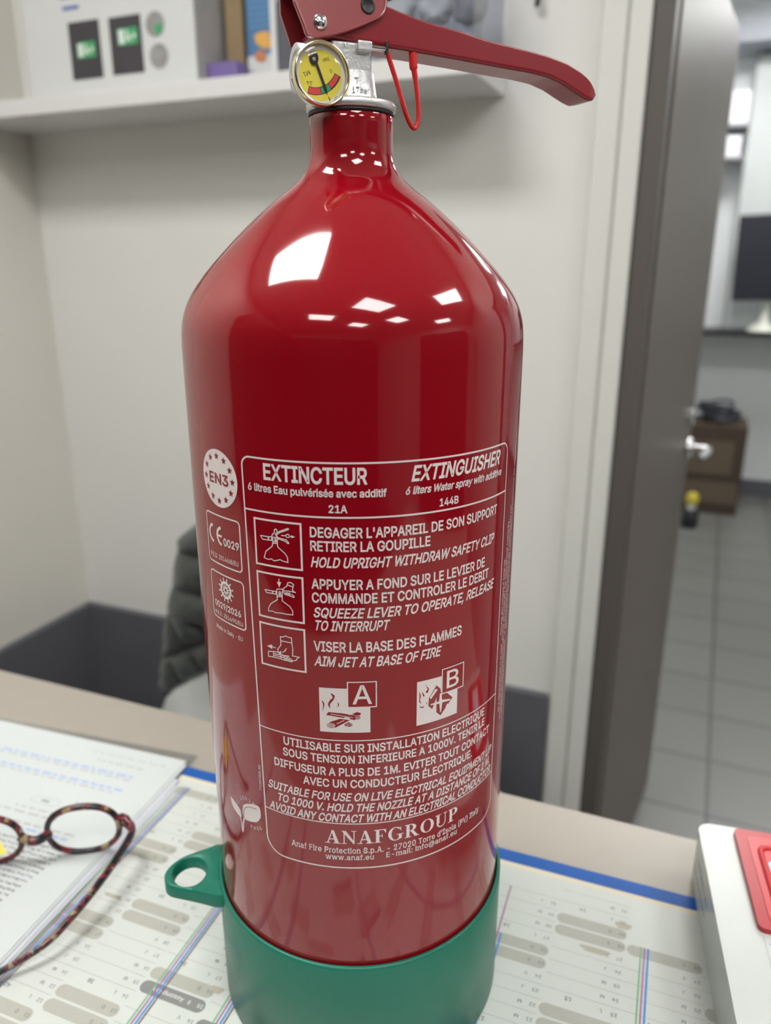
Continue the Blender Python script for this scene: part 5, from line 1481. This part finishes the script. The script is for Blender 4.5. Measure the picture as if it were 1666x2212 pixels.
put(cbm, poly_fill([(36.5,232.5),(38.6,230.2),(38.9,228.1),(41.7,227.5),(45.7,223.4),(39.0,216.1),(32.4,222.9),(32.6,226.9)]), RD, .00018)
put(cbm, poly_fill([(38.4,227.7),(39.3,227.5),(39.6,224.1),(44.3,223.1),(44.3,222.3),(39.8,222.7),(39.2,217.9),(38.7,218.0),(38.2,222.5),(33.6,223.0),(33.5,223.6),(38.0,223.8)]), W, .00022)
put(cbm, poly_fill([(33.0,227.2),(36.0,230.9),(37.1,230.1),(33.6,226.0)]), W, .00022)
for q in [[(30.4,234.6),(32.6,231.8),(32.0,229.8),(30.8,230.3),(32.0,231.7)],[(29.0,231.5),(30.5,228.6),(29.8,228.3),(29.3,229.9)],[(27.6,231.8),(28.6,229.1),(28.1,227.0),(28.9,224.8),(27.7,226.3),(27.9,229.0)],[(28.0,224.0),(28.9,223.3),(30.4,223.4),(29.7,222.6),(28.2,223.2)],[(31.3,225.4),(31.8,224.6),(31.4,223.9)]]:
    put(cbm, poly_fill(q), RD, .00018)
thick('fire_class_symbol', cbm, 'white class B symbol of a burning liquid')

# leaf emblem and fine print
lf = MB()
put(lf, poly_fill(catmull([(x, y, 0) for x, y in [(-75.6,156.4),(-70.7,155.2),(-67.4,153.4),(-66.6,151.4),(-67.1,149.0),(-71.4,149.7),(-74.7,151.6),(-75.9,154.1)]], 4, True) and [(p[0], p[1]) for p in catmull([(x, y, 0) for x, y in [(-75.6,156.4),(-70.7,155.2),(-67.4,153.4),(-66.6,151.4),(-67.1,149.0),(-71.4,149.7),(-74.7,151.6),(-75.9,154.1)]], 4, True)]), W)
put(lf, poly_fill([(p[0], p[1]) for p in catmull([(x, y, 0) for x, y in [(-63.6,158.4),(-59.3,161.2),(-54.3,162.8),(-52.1,162.4),(-51.5,160.0),(-51.8,156.6),(-54.2,153.1),(-56.8,151.6),(-60.8,150.3),(-64.2,149.9),(-65.2,153.0),(-64.8,156.0)]], 4, True)]), W)
put(lf, stroke([(p[0], p[1]) for p in catmull([(-64.3, 149.8, 0), (-64.0, 154.5, 0), (-62.2, 157.6, 0), (-58.6, 159.6, 0), (-54.0, 160.6, 0)], 5)], .3), RD, .0002)
put(lf, stroke([(-67.7,149.2),(-66.8,145.9),(-66.5,140.6)], .7), W)
put(lf, stroke([(-64.2,150.1),(-65.3,146.3),(-66.1,140.6)], 1.1), W)
arc_c = (-59.6, 153.6)
for k, chx in enumerate('FLUORINE'):
    a = radians(163 - k * 15.5)
    put(lf, text(chx, arc_c[0] + 10.0 * cos(a), arc_c[1] + 9.6 * sin(a), 1.9, center=True, rot=a - pi / 2, bold=.004), W)
for k, chx in enumerate('FREE'):
    a = radians(-84 + k * 15)
    put(lf, text(chx, arc_c[0] + 9.5 * cos(a), arc_c[1] + 6.6 * sin(a) + 1.0, 1.9, center=True, rot=a + pi / 2, bold=.004), W)
thick('leaf_emblem', lf, 'white leaf emblem')
fp = MB()
put(fp, text('77430EC2800.300', -50.0, 173.0, 1.3, 14.4, .01, rot=pi / 2), W)
thick('serial_print', fp, 'tiny white serial number running up the left frame line')
fp = MB()
for (t, sx, za, zb_) in (('Recharge after complete or partial use.', 86.0, 240.5, 280.3), ('Check periodically for operational capacity.', 89.0, 236.0, 299.0)):
    put(fp, text(t, sx, za, 1.9, zb_ - za, .01, rot=pi / 2), W)
random.seed(21)
for sx, za, zb_ in ((92.0, 238, 304), (95.0, 240, 335), (87.5, 196, 233), (90.5, 190, 233), (93.6, 192, 233)):
    z = za
    while z < zb_:
        wl = random.uniform(1.2, 4.2)
        q = z
        while q < z + wl:
            put(fp, ([(sx, q), (sx, q + .55), (sx - 1.1, q + .55), (sx - 1.1, q)], [[0, 1, 2, 3]]), W)
            q += .85
        z += wl + .8
thick('fine_print', fp, 'white fine print running up the right side')

# green base boot with its finger loop
boot = MB()
boot.lathe([(0.074, 0.0002), (0.0815, 0.0004), (0.0832, 0.0022), (0.0834, 0.0782), (0.0828, 0.0796), (0.0816, 0.0800), (0.0812, 0.0790), (0.0812, 0.0085), (0.06, 0.0075)], M['green'], 160, cap0=True, cap1=False)
bo = boot.build('base_boot', ex)
# loop: teardrop tab with an oval hole, top at z .078, 7 mm thick
outer = [(-0.0750, -0.0330), (-0.0808, -0.0270), (-0.0860, -0.0325), (-0.0912, -0.0384), (-0.0955, -0.0440), (-0.0978, -0.0500), (-0.0982, -0.0560), (-0.0966, -0.0610), (-0.0928, -0.0648), (-0.0880, -0.0661), (-0.0800, -0.0650), (-0.0700, -0.0637), (-0.0600, -0.0625), (-0.0560, -0.0600)]
outer = [(p[0], p[1]) for p in catmull([(x, y, 0) for x, y in outer], 4)]
hole_c = (-0.0849, -0.0527)
hole = []
for i in range(48):
    a = 2 * pi * i / 48
    p = (cos(a) * 0.0113, sin(a) * 0.0096)
    r = radians(125)
    hole.append((hole_c[0] + p[0] * cos(r) - p[1] * sin(r), hole_c[1] + p[0] * sin(r) + p[1] * cos(r)))
lp = MB()


def resample(p, n):
    P = [Vector((q[0], q[1], 0)) for q in p] + [Vector((p[0][0], p[0][1], 0))]
    d = [0]
    for a, b in zip(P, P[1:]):
        d.append(d[-1] + (b - a).length)
    out = []
    j = 0
    for i in range(n):
        t = d[-1] * i / n
        while d[j + 1] < t: j += 1
        u = (t - d[j]) / max(1e-9, d[j + 1] - d[j])
        out.append(P[j].lerp(P[j + 1], u))
    return out


n = 120
oc = resample(outer, n)
# match the hole to the outline by angle about the hole centre
hc = []
for q in oc:
    a = atan2(q.y - hole_c[1], q.x - hole_c[0])
    r = radians(125)
    b = a - r
    k = 1 / sqrt((cos(b) / 0.0113) ** 2 + (sin(b) / 0.0096) ** 2)
    hc.append(Vector((hole_c[0] + k * cos(a), hole_c[1] + k * sin(a), 0)))
zt_, zb2 = 0.0780, 0.0700
e_ = 0.0008


def inset(p, q, d):
    v = q - p
    return p + v.normalized() * d if v.length > 1e-6 else p


V, F = [], []
loops = [[(q.x, q.y, zb2) for q in oc], [(q.x, q.y, zt_ - e_) for q in oc], [(*inset(a, b, e_).xy, zt_) for a, b in zip(oc, hc)], [(*inset(b, a, e_).xy, zt_) for a, b in zip(oc, hc)], [(q.x, q.y, zt_ - e_) for q in hc], [(q.x, q.y, zb2) for q in hc]]
for lo in loops:
    V += lo
for k in range(6):
    k2 = (k + 1) % 6
    for i in range(n):
        j = (i + 1) % n
        F.append((k * n + i, k * n + j, k2 * n + j, k2 * n + i))
lp.add(V, F, M['green'], True)
lo_ = lp.build('finger_loop', bo)
md = lo_.modifiers.new('edge', 'EDGE_SPLIT')
md.split_angle = radians(50)

# ---- head, in a frame turned so that X = lever direction, Y = away from the gauge, Z up (millimetres)
LA = radians(24.61 + 22.0)
TH = Matrix.Rotation(LA, 4, 'Z') @ Matrix.Scale(0.001, 4)


def Hd(l, n_, z):            # n_ positive towards the viewer side
    return tuple(TH @ Vector((l, -n_, z)))


# collar + valve block
vb = MB()
vb.lathe([(17.5, 476.6), (19.3, 476.7), (19.8, 477.4), (19.8, 479.6), (19.2, 480.3), (12.4, 480.9), (11.6, 482.0), (10.6, 488.0), (10.2, 492.0)], M['alu'], 72, T=TH)
vb.build('valve_collar', ex)
vm = MB()
vm.box((-12, -9, 483), (6.3, 9, 502.6), M['alu'], TH)
vm.build('valve_block', ex, 0.0012, 3)
ol = MB()
ol.lathe([(9.6, 0), (9.6, 20), (6.2, 20.0), (6.2, 12), (0.2, 12)], M['alu'], 48, T=TH @ Matrix.Translation((-5, 0, 492.2)) @ Matrix.Rotation(radians(-90), 4, 'Y'), cap1=False)
ol.build('hose_outlet', ex)
lg = MB()
lg.box((-1.2, -11.6, 498.8), (5.6, -8.5, 503.0), M['alu'], TH)
lg.build('cast_lug', ex, 0.0008, 2)
cl = MB()


def relief(mb, t, l, z, cap, n_, wd=None):
    v, f = text(t, l, z, cap, wd, .01)
    k = len(v)
    if not v: return
    V = [(p[0], -n_, p[1]) for p in v] + [(p[0], -n_ - .35, p[1]) for p in v]
    F = [[i + k for i in q] for q in f]
    cnt = {}
    for q in f:
        for i in range(len(q)):
            a, b = q[i], q[(i + 1) % len(q)]
            cnt.setdefault((min(a, b), max(a, b)), []).append((a, b))
    for e in cnt.values():
        if len(e) == 1:
            a, b = e[0]
            F.append([a, b, b + k, a + k])
    mb.add(V, F, M['alu'], False, TH)


relief(cl, 'T', -2.4, 486.6, 2.4, 10.6)
relief(cl, '17bar', -4.0, 483.1, 2.2, 11.2, 8.0)
relief(cl, 'M', -7.0, 500.0, 2.0, 9.0)
cl.build('cast_lettering', ex)

# pressure gauge
GX, GZ = -19.1, 487.7
TG = TH @ Matrix.Translation((GX, 0, GZ)) @ Matrix.Rotation(radians(90), 4, 'X')   # local z -> towards the viewer
gm = MB()
gm.lathe([(5.0, 6.0), (8.0, 8.6), (11.2, 10.2), (12.1, 11.6), (12.3, 14.4), (12.2, 16.2), (11.8, 17.0), (11.2, 17.1), (10.9, 16.4), (10.8, 15.2)], M['gold'], 72, T=TG, cap1=False)
ga_ = gm.build('pressure_gauge', ex)
MB().lathe([(4.5, -2), (4.5, 8.0)], M['alu'], 32, T=TG).build('stem', ga_)
df = MB()


def gput(vf, z, m):
    v, f = vf
    df.add([(x, y, z) for x, y in v], f, m, False, TG)


gput(poly2(circle(0, 0, 10.9, 64)), 14.6, M['dial_rim'])
gput(poly2(circle(-0.1, -0.4, 9.35, 64)), 14.64, M['dial'])
pv = (-3.1, 5.0)


def sector(a0, a1, r0, r1, k=14):
    V, F = [], []
    for i in range(k + 1):
        a = radians(-90 + a0 + (a1 - a0) * i / k)
        V += [(pv[0] + r0 * cos(a), pv[1] + r0 * sin(a)), (pv[0] + r1 * cos(a), pv[1] + r1 * sin(a))]
    for i in range(k):
        F.append([2 * i, 2 * i + 1, 2 * i + 3, 2 * i + 2])
    return V, F


gput(sector(-13.5, 66.5, 9.95, 12.85), 14.66, M['ink'])
gput(sector(-12.3, 14.2, 10.25, 12.55), 14.68, M['dial_red'])
gput(sector(15.6, 36.2, 10.25, 12.55), 14.68, M['dial_green'])
gput(sector(37.6, 65, 10.25, 12.2), 14.68, M['dial_red'])
gput(poly2([(2.9, -8.0), (3.3, -8.0), (4.0, -9.3), (3.6, -9.4)]), 14.68, M['ink'])
for t, x, y, c in (('bar', 2.2, 5.4, 1.5), ('M1', -6.2, -0.2, 1.6), ('24', -5.1, -3.6, 1.5), ('0', 4.4, 1.6, 1.4)):
    v, f = text(t, x, y, c, center=True, rot=radians(180 + (22 if t != '24' else -2)), bold=0.0)
    gput((v, f), 14.69, M['ink'])
df.build('dial', ga_)
nd = MB()
nd.prism(circle(-3.1, 5.6, 1.95, 28, 2.5), 14.75, 15.3, M['needle'], T=TG)
nd.prism([(-2.7, 4.2), (-1.7, 4.5), (2.2, -4.9), (2.6, -7.3), (1.2, -5.3)], 14.8, 15.1, M['needle'], T=TG)
nd.lathe([(0.8, 15.3), (0.8, 15.6), (0.4, 15.8)], M['chrome'], 16, T=TG @ Matrix.Translation((-3.1, 5.2, 0)))
nd.build('needle', ga_)
gg = MB()
gg.lathe([(10.85, 15.9), (10.0, 16.35), (8, 16.8), (5, 17.1), (2, 17.25), (0.05, 17.3)], M['glass'], 48, T=TG, cap0=False, cap1=False)
gg.build('gauge_glass', ga_)

# carrying handle: a folded U of sheet steel
top = [(-20, 509), (-8, 512), (5, 517.5), (13.2, 517.4), (20.1, 515.9), (27.9, 514.4), (38, 513.0), (49.7, 511.8), (61.7, 509.9), (74, 508.8), (86.7, 507.7), (97.2, 506.6), (108, 504.6), (116.5, 501.6), (122.3, 498.5), (126.2, 495.3), (127.4, 493.4)]
bot = [(-20, 503.2), (-11.7, 502.9), (5, 502.6), (15.8, 502.0), (26.9, 501.7), (38.3, 501.2), (50.1, 500.7), (62.1, 500.1), (74.6, 499.5), (87.3, 499.0), (97.8, 498.0), (106, 496.0), (113.1, 493.2), (118.8, 491.0), (122.5, 490.0), (126.2, 490.6), (127.4, 492.6)]


def itp(tab, x):
    for (a, p), (b, q) in zip(tab, tab[1:]):
        if x <= b:
            return p + (q - p) * (x - a) / (b - a)
    return tab[-1][1]


ls = [-20 + 2.0 * i for i in range(70)] + [120.5, 121.5, 122.5, 123.5, 124.4, 125.2, 126.0, 126.6, 127.1, 127.4]
ls = sorted(set(round(l, 2) for l in ls if l <= 127.4))
hw_, th_ = 8.8, 1.5
V, F = [], []
sec_n = None
for l in ls:
    zt2, zb3 = itp(top, l), itp(bot, l)
    hw = hw_ if l < 119 else hw_ - 2.0 * ((l - 119) / 8.4) ** 2
    r = min(1.5, (zt2 - zb3) * .45)
    sec = []
    # outside: from near top down, round the bottom, up to far top, then inside back
    sec.append((hw - .3, zt2)); sec.append((hw, zt2 - .3)); sec.append((hw, zt2 - min(.8, (zt2 - zb3) * .2))); sec.append((hw, zb3 + r + min(.3, (zt2 - zb3) * .1)))
    for i in range(7):
        a = radians(0 - 90 * i / 6)
        sec.append((hw - r + r * cos(a), zb3 + r + r * sin(a)))
    sec.append((hw - r - .5, zb3)); sec.append((-hw + r + .5, zb3))
    for i in range(7):
        a = radians(-90 - 90 * i / 6)
        sec.append((-hw + r + r * cos(a), zb3 + r + r * sin(a)))
    sec.append((-hw, zb3 + r + min(.3, (zt2 - zb3) * .1))); sec.append((-hw, zt2 - min(.8, (zt2 - zb3) * .2))); sec.append((-hw, zt2 - .3)); sec.append((-hw + .3, zt2))
    if l < 123:
        zi = min(zt2 - .1, zb3 + th_ + .2)
    else:
        zi = zt2 - .1
    sec.append((-hw + th_, zt2)); sec.append((-hw + th_, zi)); sec.append((hw - th_, zi)); sec.append((hw - th_, zt2))
    sec_n = len(sec)
    V += [(l, -s_[0], s_[1]) for s_ in sec]
for i in range(len(ls) - 1):
    for k in range(sec_n):
        k2 = (k + 1) % sec_n
        F.append((i * sec_n + k, i * sec_n + k2, (i + 1) * sec_n + k2, (i + 1) * sec_n + k))
F.append(list(range(sec_n)))
F.append([(len(ls) - 1) * sec_n + k for k in range(sec_n)][::-1])
hm = MB().add(V, F, M['red_lever'], True, TH)
ho = hm.build('carrying_handle', ex)
md = ho.modifiers.new('edge', 'EDGE_SPLIT')
md.split_angle = radians(48)

# squeeze lever and its side plates
plate = [(-28.5, 532), (-28.2, 514.0), (-24.6, 505.2), (-23.9, 502.6), (-22.6, 501.9), (-18.2, 501.8), (-5.9, 505.3), (7.4, 511.0), (11.4, 513.6), (12.9, 517), (13.6, 521.5), (60, 538.5), (108, 556), (112, 560), (108, 564), (60, 549), (10, 538)]
sq = MB()
TV = TH @ Matrix.Rotation(radians(90), 4, 'X')     # polygon (l, z) extruded along n
sq.prism(plate, 9.4, 11.0, M['red_plate'], T=TV)
sq.prism(plate, -11.0, -9.4, M['red_plate'], T=TV)
sq.prism([(-28.5, 519), (-27.0, 519), (-27.0, 531), (-28.5, 532)], -9.5, 9.5, M['red_plate'], T=TV)
sq.prism([(-28.5, 532), (10, 538), (60, 549), (108, 564), (108, 562.4), (60, 547.4), (10, 536.4), (-28.5, 530.4)], -9.5, 9.5, M['red_plate'], T=TV)


def lean(mb):
    inv = TH.inverted()
    for q in range(len(mb.v)):
        v = inv @ Vector(mb.v[q])
        v.y *= 1 - .009 * (v.z - 502)
        mb.v[q] = tuple(TH @ v)
    return mb


lean(sq)
so = sq.build('squeeze_lever', ex, 0.0009, 3)
# flange lip along the plate's lower edge
lipm = MB()
lipp = [(-27.9, 514.0), (-24.2, 505.4), (-23.4, 502.8), (-21.9, 502.3), (-18.2, 502.3), (-5.9, 505.8), (7.1, 511.5), (11.0, 514.0), (12.4, 517.2), (13.0, 521)]
lipm.tube([Hd(l, 11.0, z) for l, z in catmull([(a, b, 0) for a, b in lipp], 3) and [(p[0], p[1]) for p in catmull([(a, b, 0) for a, b in lipp], 3)]], 0.0006, M['red_plate'], 8)
lean(lipm).build('plate_lip', so)
rv = MB()
rv.sphere((0, 0, 0), 3.1, M['chrome'], 1, 1, .62, 28, T=TH @ Matrix.Translation((-17.4, -11.0, 507.8)) @ Matrix.Rotation(radians(90), 4, 'X'))
lean(rv).build('rivet', so)
hl = MB()
hl.lathe([(2.8, 0), (3.2, .5), (2.8, .8), (2.3, .3), (0.05, .25)], M['black'], 28, T=TH @ Matrix.Translation((4.2, -10.9, 516.3)) @ Matrix.Rotation(radians(90), 4, 'X'), cap0=False, cap1=False)
lean(hl).build('pin_hole', so)
pn = MB()
pn.tube([Hd(1, 9.9, 501.0), Hd(12.6, 9.9, 500.9)], 0.0011, M['chrome'], 12)
pn.build('safety_pin', ex)
kc = MB()
kc.tube([Hd(12.6, 10.2, 503.6), Hd(12.5, 10.4, 501), Hd(12.4, 10.2, 498.8)], 0.00085, M['black'], 10)
kc.build('pin_clip', ex)
sp_ = MB()
sp_.tube([Hd(15.0, 0, 517.5 + .5 * k) if False else Hd(14.2 + 1.5 * cos(k * .9), 3 + 1.5 * sin(k * .9), 516.5 + .28 * k) for k in range(24)], 0.0004, M['chrome'], 8)
sp_.build('return_spring', ex)
sl = MB()
pts = [(13.0, 9.8, 500.2), (14.6, 9.4, 496.5), (17.7, 8.8, 489.8), (21.8, 8.0, 480.0), (24.3, 7.4, 475.2), (26.6, 6.8, 472.4), (28.6, 6.4, 472.1), (29.9, 6.2, 474.9), (30.0, 6.2, 480), (29.2, 6.2, 487), (28.0, 6.3, 493.6), (27.2, 6.4, 497), (26.9, 6.4, 501.8)]
cp = catmull([Hd(*p) for p in pts], 5)
nn_ = len(cp)
sl.tube(cp, [0.00105 if i < nn_ - 12 else (0.00125 if i < nn_ - 8 else 0.0018) for i in range(nn_)], M['seal'], 12)
sl.build('tamper_seal', ex)
# everything of the extinguisher hangs a hair above the calendar print
